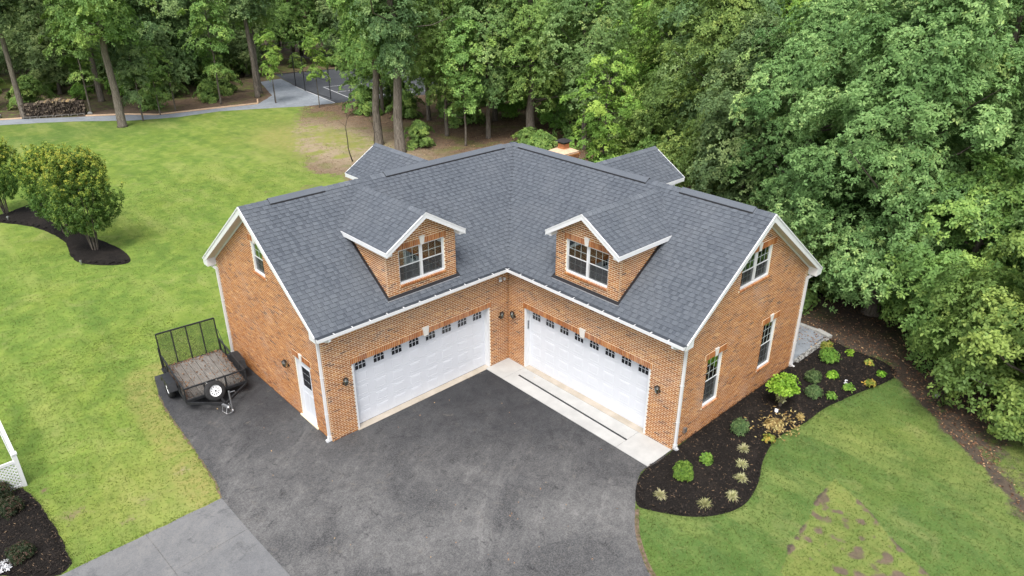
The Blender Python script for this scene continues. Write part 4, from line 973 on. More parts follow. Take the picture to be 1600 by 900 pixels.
gp = sheet('gravel_pad', [(-7.5, 7.28), (-7.5, 7.42), (-9.9, 7.42), (-10.35, 7.1), (-10.3, 5.2), (-7.3, 5.2)], .02, M['gravel'])
for i in range(6):
    m = MB(); m.box(-.2, .2, -.1, .1, 0, .07); b = m.build('paver', M['paver'], gp); b.location = (-7.75-i*.42, 7.44+.002*i, 0); b.rotation_euler = (0, 0, .01*(i % 3-1))
m = MB(); m.box(-.32, .32, -.12, .12, 0, .12); b = m.build('paver', M['paver'], gp); b.location = (-10.32, 7.15, .0); b.rotation_euler = (0, 0, R(75))
for i in range(3):
    m = MB(); m.box(-.2, .2, -.1, .1, 0, .07); b = m.build('paver', M['paver'], gp); b.location = (-10.42, 6.6-i*.42, 0); b.rotation_euler = (0, 0, R(90))

# grass blades: small tufts, denser near the camera and along the edges
def grass():
    rs = np.random.RandomState(21); P = []
    def add(x0, x1, y0, y1, dens):
        n = int((x1-x0)*(y1-y0)*dens); P.append(np.stack([rs.uniform(x0, x1, n), rs.uniform(y0, y1, n)], 1))
    add(8, 18, -12, .5, 150); add(-10, 12, 7, 18, 170); add(7.4, 16, -24, -12, 60); add(-9, 7.4, -30, -7.4, 34); add(-3, 12, -34, -24, 26)
    for pl, dn in ((DRIVE_L, 260), (bed_r, 220), (DRIVE_R, 260), ([(10.99, .12), (15.05, .12)], 320), (bed_b[:4], 260)):
        for a, b in zip(pl[:-1], pl[1:]):
            a = np.array(a); b = np.array(b); L = np.linalg.norm(b-a)
            if L > 25: continue
            n = int(L*dn*.35); t = rs.rand(n, 1); P.append(a+(b-a)*t+rs.randn(n, 2)*.07)
    P = np.concatenate(P); x, y = P[:, 0], P[:, 1]; g_, dr, l_ = fields(x, y)
    k = (g_+rs.randn(len(x))*.07 > .48) & ~inside(drive_poly, x, y) & ~inside(old_poly, x, y) & ~inside(bed_r, x, y) & ~inside(bed_l, x, y) & ~inside(bed_b, x, y)
    k &= ~((x > -10.5) & (x < LEN+.03) & (y > -DEP-.03) & (y < .05)) & ~((x > -10.5) & (x < .1) & (y > -DEP-.03) & (y < LEN+.03))
    k &= ~((x < 1.3) & (y < 7.5) & (y > -.1)) & (y < 17)
    P = P[k]; n = len(P); nb = 3
    P = np.repeat(P, nb, 0)+rs.randn(n*nb, 2)*.02; m_ = n*nb; a = rs.uniform(0, 6.28, m_); h = rs.uniform(.018, .045, m_); w_ = rs.uniform(.006, .012, m_)*1.3
    lean = rs.uniform(.2, 1.0, m_)*h; c, s = np.cos(a), np.sin(a); a2 = rs.uniform(0, 6.28, m_)
    V = np.stack([np.stack([P[:, 0]-c*w_, P[:, 1]-s*w_, np.zeros(m_)], 1), np.stack([P[:, 0]+c*w_, P[:, 1]+s*w_, np.zeros(m_)], 1), np.stack([P[:, 0]+np.cos(a2)*lean, P[:, 1]+np.sin(a2)*lean, h], 1)], 1).reshape(-1, 3)
    me = quad_mesh('grass', V, np.arange(m_*3).reshape(-1, 3), np.repeat(rs.rand(n), nb)*.6+rs.rand(m_)*.4, M['blades'])
    add_fields(me, V[:, :2]); o = link(bpy.data.objects.new('grass', me)); tag(o, 'short green grass blades growing all over the lawn', 'grass', kind='stuff')
    print('blades', m_)
grass()

# ================================================================== THE TRAILER
tr = empty('utility_trailer', (8.98, -5.86, 0), R(-5)); tag(tr, 'black mesh-sided utility trailer with wooden deck parked beside the left gable wall', 'trailer')
m = MB(); fr_z = .42
for a, b in (((-1, -1.33), (1, -1.33)), ((1, -1.33), (1, 1.33)), ((1, 1.33), (-1, 1.33)), ((-1, 1.33), (-1, -1.33))): m.bar((*a, fr_z), (*b, fr_z), .05, .09)
for y in (-.8, -.27, .27, .8): m.bar((-1, y, fr_z-.03), (1, y, fr_z-.03), .04, .05)
for a, b in (((-1, 1.33), (0, 2.15)), ((1, 1.33), (0, 2.15)), ((0, .9), (0, 2.2))): m.bar((*a, fr_z-.05), (*b, fr_z-.05), .05, .08)
m.build('frame', M['black_metal'], tr)
r_ = random.Random(8)
for i in range(8):
    x = -.975+i*.2438; m = MB(); m.box(x+.005, x+.236, -1.30, 1.30, fr_z+.0, fr_z+.04+r_.uniform(0, .006), r_.random()); m.build('plank', M['plank'], tr)
RZ_ = .90
m = MB()
for x in (-1, 1):
    m.bar((x, -1.33, RZ_), (x, 1.33, RZ_), .045)
    for y in (-1.33, -.75, .75, 1.33): m.bar((x, y, fr_z), (x, y, RZ_), .045)
m.bar((-1, 1.33, RZ_), (1, 1.33, RZ_), .045)
for x in (-.33, .36): m.bar((x, 1.33, fr_z), (x, 1.33, RZ_), .045)
m.build('rail', M['black_metal'], tr)
for x in (-1, 1): m = MB(); m.poly([(x, -1.31, fr_z+.03), (x, 1.31, fr_z+.03), (x, 1.31, RZ_-.02), (x, -1.31, RZ_-.02)]); m.build('side_mesh', M['mesh'], tr)
m = MB(); m.poly([(-.98, 1.33, fr_z+.03), (.98, 1.33, fr_z+.03), (.98, 1.33, RZ_-.02), (-.98, 1.33, RZ_-.02)]); m.build('front_mesh', M['mesh'], tr)
m = MB(); G = lambda x, z: (x, -1.40-(z-.4)*.10, z)
for x in (-1, -.5, 0, .5, 1): m.bar(G(x, .40), G(x, 1.68), .04)
m.bar(G(-1, 1.68), G(1, 1.68), .045); m.bar(G(-1, .40), G(1, .40), .045); gt = m.build('ramp_gate', M['black_metal'], tr)
m = MB(); m.poly([G(-.98, .42), G(.98, .42), G(.98, 1.66), G(-.98, 1.66)]); m.build('gate_mesh', M['mesh'], gt)
m = MB(); m.bar((-1.03, -1.44, 1.25), (-1.03, -.95, .90), .02); m.bar((1.03, -1.44, 1.2), (1.03, -1.38, .3), .05); m.bar((1.06, -1.42, .36), (1.06, -1.05, .36), .07); m.build('gate_latch', M['black_metal'], gt)
def wheel(name, c, axis, parent):
    t = MB(); t.lathe([(.19, -.09), (.30, -.10), (.335, -.07), (.345, 0), (.335, .07), (.30, .10), (.19, .09)], c, axis, 28); ty = t.build(name, M['rubber'], parent, True)
    t = MB(); t.lathe([(.195, -.08), (.195, .075), (.185, .06), (.165, .03), (.14, .045), (.07, .05), (.055, .075), (0, .08)], c, axis, 28); rm = t.build('rim', M['rimwhite'], ty)
    ax = Vector(axis).normalized(); x = ax.orthogonal().normalized(); y = ax.cross(x); t = MB()
    for k in range(10):
        q = 2*math.pi*k/10; p = Vector(c)+(x*math.cos(q)+y*math.sin(q))*.118; t.lathe([(.020, .03), (.020, .051), (0, .052)], p, ax, 8)
    for k in range(5):
        q = 2*math.pi*(k+.3)/5; p = Vector(c)+(x*math.cos(q)+y*math.sin(q))*.055; t.lathe([(.010, .05), (.010, .066), (0, .068)], p, ax, 6)
    t.lathe([(.030, .07), (.028, .088), (0, .09)], c, ax, 10); t.build('lug_holes', M['black_metal'], ty, kind='stuff')
wheel('wheel', (1.18, .0, .345), (1, 0, 0), tr); wheel('wheel', (-1.18, .0, .345), (-1, 0, 0), tr)
for s in (1, -1):
    m = MB(); pr = [(-.52, .45), (-.38, .72), (.38, .72), (.52, .45)]
    for (y0, z0), (y1, z1) in zip(pr[:-1], pr[1:]): m.hexa([(s*1.03, y0, z0), (s*1.30, y0, z0), (s*1.30, y1, z1), (s*1.03, y1, z1), (s*1.03, y0, z0+.02), (s*1.30, y0, z0+.02), (s*1.30, y1, z1+.02), (s*1.03, y1, z1+.02)])
    m.prism([(s*1.30, -.52, .45), (s*1.30, .52, .45), (s*1.30, .38, .73), (s*1.30, -.38, .73)] if False else [(s*1.30, -.52, .45), (s*1.30, -.40, .45), (s*1.30, -.33, .64), (s*1.30, .33, .64), (s*1.30, .40, .45), (s*1.30, .52, .45), (s*1.30, .38, .735), (s*1.30, -.38, .735)], (s*.012, 0, 0))
    m.prism([(s*1.032, -.52, .45), (s*1.032, .52, .45), (s*1.032, .38, .715), (s*1.032, -.38, .715)], (s*.01, 0, 0)); m.build('fender', M['black_metal'], tr)
m = MB(); m.tube([(-1.2, 0, .3), (1.2, 0, .3)], .03, 8); m.build('axle', M['black_metal'], tr)
wheel('spare_wheel', (.12, 1.56, .62), (-.08, .9, .42), tr)
m = MB(); m.bar((0.1, 2.15, .38), (.0, 2.42, .40), .07, .06); m.lathe([(0, -.04), (.045, -.035), (.05, .02), (0, .05)], (-.0, 2.44, .40), (0, .1, 1), 10); m.build('coupler', M['galv'], tr)
m = MB(); m.tube([(-.16, 2.18, .82), (-.16, 2.20, .16)], .026, 8); m.tube([(-.16, 2.18, .76), (-.34, 2.20, .77), (-.35, 2.2, .70)], .009, 5); m.lathe([(.0, -.025), (.06, -.025), (.065, 0), (.06, .025), (0, .025)], (-.16, 2.22, .08), (1, 0, 0), 12); m.build('jack', M['galv'], tr)
m = MB()
for s in (-1, 1): m.tube([(s*.08, 2.1, .36), (s*.16, 2.2, .17), (s*.05, 2.35, .10), (-s*.10, 2.42, .16), (-s*.02, 2.3, .30)], .007, 5)
m.build('safety_chain', M['galv'], tr)
for x in (-.05, .3):
    m = MB(); m.tube([(x, 1.34, .91), (x*.5+.08, 1.52, .84)], .005, 4); m.build('tie_cord', M['white'], tr)
a = math.radians(-5); ca, sa = math.cos(a), math.sin(a); TW = lambda x, y: (8.98+x*ca-y*sa, -5.86+x*sa+y*ca)
dk = [TW(*q) for q in ((-.97, -1.3), (.97, -1.3), (.97, 1.3), (-.97, 1.3))]
def edge_mask(x, y, r):
    lx = (x-8.98)*ca+(y+5.86)*sa; ly = -(x-8.98)*sa+(y+5.86)*ca; d = np.minimum(np.minimum(lx+.97, .97-lx*0-np.abs(lx)), np.minimum(ly+1.3, 1.9-ly)); return r.rand(len(x)) < np.exp(-np.clip(d, 0, 9)/.10)+.035
scatter_quads('fallen_leaves', [dk], 650, (.07, .045), M['litter'], .475, 'brown dead leaves gathered along the edges of the trailer deck', 'leaves', 4, (.15, .85), .9, edge_mask)

# ================================================================== PLANTS
def tube_np(pts, rads, n=6):
    m = MB(); m.tube(pts, rads, n, .5, False); return m
def leaves_mesh(name, C_, N_, k, L, wd, m, rs, droop=.25, tint=None, spread=1.):
    """stars of k leaves round each centre C_, lying roughly in the plane with normal N_"""
    n = len(C_); up = N_/np.linalg.norm(N_, axis=1, keepdims=True)
    ref = np.tile(np.array([[.3, .9, .2]]), (n, 1))+rs.randn(n, 3)*.3; X = np.cross(ref, up); X /= np.linalg.norm(X, axis=1, keepdims=True); Y = np.cross(up, X)
    ph = rs.uniform(0, 6.28, n); V = []; T = []
    tb = rs.rand(n) if tint is None else tint
    for j in range(k):
        a = ph+2*np.pi*j/k+rs.uniform(-.35, .35, n); d = X*np.cos(a)[:, None]+Y*np.sin(a)[:, None]; s = np.cross(up, d)
        l = (L*rs.uniform(.65, 1.25, n))[:, None]; w_ = (wd*rs.uniform(.7, 1.2, n))[:, None]; dr = (droop*rs.uniform(-.3, 1.4, n))[:, None]
        tw = (rs.uniform(-.45, .45, n))[:, None]
        b = C_+d*l*.08; mid = C_+d*l*.55+up*l*.10; tip = C_+d*l-up*l*dr
        V.append(np.stack([b, mid+s*w_/2+up*w_*tw, tip, mid-s*w_/2-up*w_*tw], 1)); T.append(np.clip(tb+rs.uniform(-.18, .18, n), 0, 1))
    V = np.concatenate(V).reshape(-1, 3); T = np.concatenate(T); return quad_mesh(name, V, np.arange(len(V)).reshape(-1, 4), T, m)
def crown_mesh(seed, m, z0, z1, rad, nb, ns, br, leaf=(.19, .075), k=5, prof='oak', fill=.55, limbs=18, trunk_r=.2, lean=.4, flat=.5, bark='bark', trunk_top=None):
    rs = np.random.RandomState(seed); H = z1-z0; C_ = []; Nn = []; T = []; tips = []
    for i in range(nb):
        t = rs.rand(); t = t if prof != 'oak' else (t*.97+.02)
        if prof == 'oak': pr = math.sin(math.pi*min(1, (t*.86+.16)))**.65
        elif prof == 'cone': pr = (1-t)**.7*.9+.12
        elif prof == 'vase': pr = .35+.65*math.sin(math.pi*min(1, t*.75+.15))
        else: pr = .7+.3*math.sin(t*9+seed)
        a = rs.uniform(0, 2*math.pi); q = rs.rand()**fill; lump = 1+.22*math.sin(3*a+seed+t*4)+.12*math.sin(5*a-t*9+seed)
        rr = rad*pr*q*lump; c = np.array([math.cos(a)*rr, math.sin(a)*rr, z0+H*t])
        o = np.array([math.cos(a)*q, math.sin(a)*q, .75+.6*t]); o /= np.linalg.norm(o); tips.append(c)
        X = np.cross(o, [.2, .3, .9]); X /= np.linalg.norm(X); Y = np.cross(o, X); R_ = br*rs.uniform(.65, 1.3)
        n = max(3, int(ns*rs.uniform(.6, 1.3))); u = rs.rand(n)**.5*R_; b = rs.uniform(0, 6.28, n); ex = rs.uniform(.7, 1.3)
        d = X*(np.cos(b)*u*ex)[:, None]+Y*(np.sin(b)*u/ex)[:, None]
        C_.append(c+d-o*((u/R_)**2*R_*flat)[:, None]+rs.randn(n, 3)*.09*br); Nn.append(np.tile(o*1.2, (n, 1))+d/R_*.7+rs.randn(n, 3)*.30); T.append(np.clip(rs.normal(.46, .23)+rs.randn(n)*.12, 0, 1))
    C_ = np.concatenate(C_); Nn = np.concatenate(Nn); T = np.concatenate(T)
    crown = leaves_mesh('crown', C_, Nn, k, leaf[0], leaf[1], m, rs, tint=T)
    tb = MB(); tt = trunk_top or (z0+H*.8); wob = rs.randn(6, 2)*trunk_r*.5; zs = np.linspace(0, tt, 7)
    P = [(0, 0, -.05), (0, 0, .15)]+[(wob[i-1][0]*i/3, wob[i-1][1]*i/3, zs[i]) for i in range(1, 7)]
    Rr = [trunk_r*1.45, trunk_r*1.12]+[trunk_r*(1-.75*i/6.5) for i in range(1, 7)]; tb.tube(P, Rr, 10, .5)
    def at(z):
        for i in range(1, len(P)):
            if P[i][2] >= z: f_ = (z-P[i-1][2])/(P[i][2]-P[i-1][2]); return np.array(P[i-1])*(1-f_)+np.array(P[i])*f_, Rr[i-1]*(1-f_)+Rr[i]*f_
        return np.array(P[-1]), Rr[-1]
    for i in rs.permutation(nb)[:limbs]:
        tp = tips[i]; r0 = math.hypot(tp[0], tp[1]); zb = max(.25*z0+.4, min(tt*.95, tp[2]-r0*rs.uniform(.35, .8))); b, br_ = at(zb); mid = (b+tp)/2+np.array([0, 0, -.08*r0])+rs.randn(3)*.06*r0
        tb.tube([b, b*.6+mid*.4+np.array([0, 0, .02]), mid, tp], [br_*.42, br_*.33, br_*.22, .012], 5, .5, False)
    return crown, tb.mesh('trunk', M[bark], True)
TREES = {}
def kind(name, *a, **k): TREES[name] = crown_mesh(*a, **k)
#                     seed material      z0  z1  rad  nb  ns  br
kind('oak_a', 3, M['leaf_oak'], 1.6, 14.5, 4.6, 360, 56, .80, (.165, .07), 6, 'oak', .42, 34, .30, flat=.75)
kind('oak_b', 7, M['leaf_oak'], 2.6, 15.5, 4.3, 320, 52, .82, (.165, .07), 6, 'oak', .45, 30, .28, flat=.75)
kind('oak_low', 13, M['leaf_mid'], .8, 7.4, 3.3, 230, 48, .66, (.17, .08), 6, 'oak', .45, 26, .22, flat=.75)
kind('tall_a', 17, M['leaf_mid'], 7.5, 21, 4.4, 260, 30, .95, (.26, .12), 5, 'oak', .5, 22, .26, flat=.8)
kind('tall_b', 23, M['leaf_blue'], 8.0, 22, 4.0, 240, 30, .95, (.26, .12), 5, 'x', .5, 22, .24, flat=.8)
kind('full_a', 29, M['leaf_mid'], 2.4, 15, 3.8, 250, 34, .85, (.22, .10), 5, 'oak', .48, 18, .2, flat=.8)
kind('full_b', 31, M['leaf_blue'], 2.0, 14, 3.7, 250, 34, .85, (.22, .10), 5, 'oak', .48, 18, .2, flat=.8)
kind('full_c', 59, M['leaf_light'], 3.0, 14, 3.5, 190, 32, .85, (.22, .10), 5, 'oak', .48, 22, .18, flat=.8)
kind('mid_a', 67, M['leaf_mid'], 3.3, 14, 3.4, 210, 32, .8, (.20, .10), 5, 'oak', .5, 22, .17, flat=.85)
kind('mid_b', 71, M['leaf_oak'], 3.6, 13, 3.2, 190, 32, .8, (.20, .10), 5, 'oak', .5, 22, .2, flat=.85)
kind('young_a', 37, M['leaf_mid'], 2.4, 8.0, 1.7, 70, 20, .5, (.20, .10), 5, 'vase', .6, 26, .07, bark='bark')
kind('young_b', 41, M['leaf_blue'], 2.0, 7.5, 1.7, 75, 20, .5, (.20, .10), 5, 'cone', .6, 26, .065)
kind('sapling', 61, M['leaf_light'], 2.9, 6.8, 1.3, 42, 16, .42, (.19, .09), 5, 'vase', .7, 20, .045, trunk_top=6.0)
kind('light_a', 43, M['leaf_light'], 1.6, 8.2, 2.5, 92, 20, .46, (.20, .10), 5, 'vase', .75, 60, .085)
kind('under', 47, M['leaf_mid'], .15, 2.6, 1.7, 60, 24, .5, (.19, .10), 5, 'oak', .6, 14, .05)
kind('under_light', 53, M['leaf_light'], .15, 2.0, 1.3, 45, 22, .42, (.17, .09), 5, 'oak', .6, 14, .04)
tree_first = {}
def tree(kd, x, y, label, cat='tree', group=None, s=1., sz=None, name=None, rz=None, lean=None, tw=1.):
    cr, tk = TREES[kd]; nm = name or {'oak_a': 'oak_tree', 'oak_b': 'oak_tree', 'oak_low': 'oak_tree', 'mid_a': 'forest_tree',  'young_a': 'young_tree', 'young_b': 'young_tree', 'light_a': 'young_tree', 'sapling': 'young_tree', 'under': 'understory_bush', 'under_light': 'understory_bush'}.get(kd, 'forest_tree')
    t = empty(nm, (x, y, 0), rng.uniform(0, 6.28) if rz is None else rz); t.scale = (s, s, sz or s); tag(t, label, cat, group)
    if lean: t.rotation_euler[0], t.rotation_euler[1] = lean
    obj_of('trunk', tk, t, None, (tw, tw, 1)); obj_of('crown', cr, t); return t
# trees one can point at
tree('tall_a', -1.5, -48.8, 'tall leaning trunk rising straight from the far lawn edge before the path', s=.95, rz=.3, tw=1.35)
tree('tall_b', 3.7, -57.9, 'tall tree with bare grey trunk left of the woodpile')
tree('young_a', -1.1, -56.0, 'thin forked tree at the right end of the woodpile', s=1.25)
tree('young_b', -3.5, -49.9, 'slender sapling standing on the lawn edge of the path, right of the leaning trunk')
tree('young_a', -5.4, -51.3, 'thin sapling beyond the path, second right of the leaning trunk', s=.8)
tree('young_b', -7.0, -52.0, 'thin leafy sapling beyond the middle of the path', s=.9)
tree('young_a', -11.2, -52.0, 'slim tree with pale bare stem beyond the path bend', s=1.25)
tree('tall_b', -15.2, -52.8, 'thick trunked tall tree at the left corner of the gravel pad')
tree('tall_a', -16.3, -54.6, 'thick dark trunked tree just behind the corner of the gravel pad', s=.9)
tree('sapling', -15.2, -49.0, 'young light green tree growing at the gravel pad', s=.95)
tree('sapling', -17.2, -44.4, 'light green sapling in front of the court fence', s=.95)
tree('young_a', -19.2, -42.0, 'thin sapling right of the court fence at the lawn corner', s=.85)
tree('tall_a', -13.9, -29.6, 'tall pale trunked tree left of the pair behind the left rear dormer', s=.78, sz=.86, rz=2., tw=1.5)
tree('tall_b', -13.8, -26.7, 'tall thick trunked tree right of the pair behind the left rear dormer', s=.8, sz=.80, rz=4., tw=1.9)
tree('mid_a', -19.3, -28.2, 'leafy green tree right of the pair of trunks above the left ridge', s=.9)
tree('young_a', -18.4, -24.8, 'dark slim trunk standing on leaf litter above the left ridge', s=1.15)
tree('mid_b', -21.2, -25.4, 'grey green tree with thin trunk above the left ridge vent', s=.95)
tree('mid_a', -22.9, -22.4, 'thick dark trunked tree behind the highest corner of the roof', s=1.1, rz=2., tw=1.9)
tree('mid_b', -25.5, -29.5, 'tree standing on the leaf litter behind the pair of trunks', s=1.1)
tree('mid_a', -21.5, -33.5, 'tree at the far side of the rough ground by the court', s=1.05, rz=1.)
tree('mid_b', -24.2, -18.2, 'grey green tree left of the chimney', s=1.05, rz=.5)
tree('mid_a', -20.0, -38.3, 'green tree between the rough ground and the court', s=.9, rz=4.)
tree('under', -19.8, -19.6, 'dark green bush just above the highest roof corner', 'bush', s=.8)
tree('light_a', -17.5, -10.6, 'bright light green open tree behind the chimney', s=1.0, rz=1.1)
tree('full_a', -18.6, -3.9, 'green tree with pale trunk behind the right wing vents', s=.85, rz=.4)
tree('full_b', -16.2, -.6, 'green tree with low branches behind the right rear dormer', s=.8)
tree('oak_b', -15.8, 2.6, 'broad oak left of the large oak, behind the right gable', s=.82)
tree('oak_a', -13.6, 7.6, 'large broad oak with full crown right of the right gable', s=.98, rz=.6)
tree('oak_a', -16.8, 13.0, 'large oak filling the top right of the woods', s=1.02, rz=3.)
tree('oak_low', -9.6, 14.6, 'low spreading oak overhanging the right edge of the lawn', s=1.0, rz=1.)
tree('oak_low', -13.0, 10.8, 'mid sized oak between the large oak and the low spreading oak', s=1.0, rz=2.2)
tree('oak_b', -22, 8.0, 'oak rising behind the large broad oak')
# bare saplings in the rough ground
for i, (x, y, h) in enumerate(((-9.9, -26.9, 3.4), (-10.6, -25.2, 3.8))):
    m = MB(); r_ = np.random.RandomState(i+3); P = [(0, 0, 0)]
    for k in range(1, 8): P.append((P[-1][0]+r_.randn()*.09, P[-1][1]+r_.randn()*.09, h*k/7))
    m.tube(P, [.045-.005*k for k in range(8)], 6)
    for k in (3, 4, 5, 6): m.tube([P[k], (P[k][0]+r_.randn()*.4, P[k][1]+r_.randn()*.4, P[k][2]+.5)], [.015, .004], 4)
    o = m.build('bare_sapling', M['bark_dark'], None, True); o.location = (x, y, 0); tag(o, ['thin bare sapling nearest the lawn in the rough ground', 'crooked bare dark sapling beside the left rear dormer'][i], 'sapling')
# the wood behind: rows of trees, everything the camera can see or that closes the view
C2 = CAM[:2]
placed = [(o.location.x, o.location.y) for o in col.objects if o.get('category') == 'tree']
def forest():
    r = random.Random(77); n = 0
    G1 = 'trees deep in the left woods'; G2 = 'trees packed behind the garage'; G3 = 'trees deep in the right woods'
    cand = [(r.uniform(-95, 22), r.uniform(-115, 30)) for _ in range(9000)]
    for x, y in cand:
        d = math.hypot(x-C2[0], y-C2[1]); ang = math.degrees(math.atan2(y-C2[1], x-C2[0])) % 360-math.degrees(YAW)
        if not (-41 < ang < 42) or d < 30 or d > 112: continue
        if not (x < 24): continue
        g_ = fields(np.array([x, x+2.5, x, x]), np.array([y, y, y+3.0, y]))[0]
        px, py = np.array([x]), np.array([y])
        if inside(woods_edge, px, py)[0] or dist_poly(woods_edge, px, py)[0] < (2.2 if y < -45 else 6.0 if y < -18 else 6.5): continue
        if inside(path_poly, px, py)[0] or inside(court_poly, px, py)[0] or dist_poly(court_poly, px, py)[0] < 2.2 or dist_poly(path_poly, px, py)[0] < 2.0: continue
        # open view down to the court and along the wood pile
        dx, dy = -19-C2[0], -50-C2[1]; t = ((x-C2[0])*dx+(y-C2[1])*dy)/(dx*dx+dy*dy); off = abs((x-C2[0])*dy-(y-C2[1])*dx)/math.hypot(dx, dy)
        if 0 < t < 1.0 and off < 3.5: continue
        if -1.5 < x < 4.6 and -61 < y < -54: continue
        if inside([(-8, -40), (-27, -36), (-30, -17), (-9, -9)], px, py)[0]: continue
        if -13.5 < x and y > 2: continue
        sp = 4.8 if d < 60 else 5.4
        if any((x-a)**2+(y-b)**2 < sp*sp for a, b in placed): continue
        placed.append((x, y)); n += 1
        if ang < -13.5:   # right part of the picture
            kd = r.choice(['full_a', 'full_b', 'oak_b', 'oak_a', 'full_c']); lb, gr_ = 'tall leafy tree deep in the dense woods on the right', G3
        elif ang > 13.5 if False else ang < 9.5: kd = r.choice(['full_a', 'full_c', 'full_a', 'tall_a', 'full_b', 'full_c']); lb, gr_ = 'tall leafy tree packed in the woods behind the garage', G2
        else: kd = r.choice(['tall_a', 'tall_b', 'tall_b', 'full_b', 'young_b']) if d < 84 else r.choice(['full_a', 'full_b', 'full_b']); lb, gr_ = 'tall dark tree deep in the woods beyond the lawn', G1
        s = r.uniform(.85, 1.15); tree(kd, x, y, lb, 'tree', gr_, s, s*r.uniform(.9, 1.1))
    return n
print('forest', forest())
# understory bushes
r = random.Random(5); ub = []
for x, y in [(r.uniform(-60, 16), r.uniform(-100, 22)) for _ in range(5000)]:
    if len(ub) > 150: break
    d = math.hypot(x-C2[0], y-C2[1]); ang = math.degrees(math.atan2(y-C2[1], x-C2[0])) % 360-math.degrees(YAW); px, py = np.array([x]), np.array([y])
    if not (-38 < ang < 38) or d > 95 or inside(woods_edge, px, py)[0]: continue
    e = dist_poly(woods_edge, px, py)[0]
    if e < (3.2 if y < -45 else 5.5 if y < -5 else 3.5) or inside(path_poly, px, py)[0] or inside(court_poly, px, py)[0] or dist_poly(path_poly, px, py)[0] < 2 or dist_poly(court_poly, px, py)[0] < 2: continue
    if inside([(-8, -40), (-24, -34), (-25, -20), (-9, -13)], px, py)[0] and r.random() < .85: continue
    if -2.5 < x < 5 and -61 < y < -53: continue
    if x > -12 and y > 4: continue
    if any((x-a)**2+(y-b)**2 < 7 for a, b in ub): continue
    ub.append((x, y)); lf_ = r.random() < (.4 if ang < 5 else .15)
    tree('under_light' if lf_ else 'under', x, y, 'light green bush growing under the woodland trees' if lf_ else 'green leafy bush growing under the woodland trees', 'bush', 'light green bushes under the trees' if lf_ else 'green bushes under the trees', r.uniform(.6, 1.25))
tree('under', -14.3, 6.1, 'green bush at the foot of the large broad oak', 'bush', s=.45); tree('under_light', -11.4, 5.2, 'small green weed clump on the bare soil behind the right gable', 'bush', s=.35)

# crape myrtles: many stems and upright tips
def myrtle(seed, H, rad):
    rs = np.random.RandomState(seed); st = MB(); C_ = []; Nn = []; T = []
    for i in range(9):
        a = 2*math.pi*i/9+rs.rand(); q = rs.uniform(.25, .8); top = np.array([math.cos(a)*rad*q, math.sin(a)*rad*q, H*rs.uniform(.7, .9)]); b = np.array([math.cos(a)*.12, math.sin(a)*.12, 0])
        st.tube([b, b+(top-b)*np.array([.25, .25, .35]), b+(top-b)*np.array([.6, .6, .7]), top], [.035, .028, .02, .008], 6, .5, False)
    for i in range(760):
        t = rs.rand()**.8; a = rs.uniform(0, 6.28); pr = math.sin(math.pi*min(1, t*.74+.16))**.75; q = rs.rand()**.42
        lump = 1+.2*math.sin(4*a+seed+5*t)
        c = np.array([math.cos(a)*rad*pr*q*lump, math.sin(a)*rad*pr*q*lump, H*(.20+.73*t)]); up = np.array([math.cos(a)*q*.55, math.sin(a)*q*.55, 1.]); up /= np.linalg.norm(up)
        L = rs.uniform(.22, .42)*(1.5 if q > .6 and t > .5 and rs.rand() < .5 else 1); n = 12
        for k in range(n):
            f_ = k/n; C_.append(c+up*L*f_+rs.randn(3)*.035); Nn.append(up*(.5+f_)+rs.randn(3)*.6); T.append(np.clip(.26+.12*rs.randn()+(.55*f_*min(1, max(0, (t-.3)*2.5))*(q > .5)), 0, 1))
    cr = leaves_mesh('foliage', np.array(C_), np.array(Nn), 4, .10, .05, M['leaf_myrtle'], rs, tint=np.array(T)); return cr, st.mesh('stem', M['bark'], True)
my = [myrtle(3, 5.1, 1.5), myrtle(5, 5.1, 1.5)]
for (x, y, v, s, lb) in ((8.15, -21.7, 0, 1., 'crape myrtle nearest the garage at the tip of the mulch island'), (8.6, -25.2, 1, .93, 'crape myrtle in the middle of the mulch island, partly hidden'), (10.25, -30.9, 1, .86, 'crape myrtle at the left picture edge of the mulch island')):
    t = empty('crape_myrtle', (x, y, .03), v*2+s*5); t.scale = (s, s, s); tag(t, lb, 'shrub tree', 'crape myrtles in the mulch island'); obj_of('foliage', my[v][0], t); obj_of('stem', my[v][1], t)
for i, (x, y) in enumerate(((9.2, -20.2), (10.4, -29.6))):
    m = MB(); m.lathe([(.04, 0), (.04, .12), (.07, .14), (.06, .20), (0, .21)], n=8); o = m.build('garden_spotlight', M['galv']); o.location = (x, y, .05); tag(o, ['small spotlight before the nearest crape myrtle', 'small spotlight before the leftmost crape myrtle'][i], 'garden light')

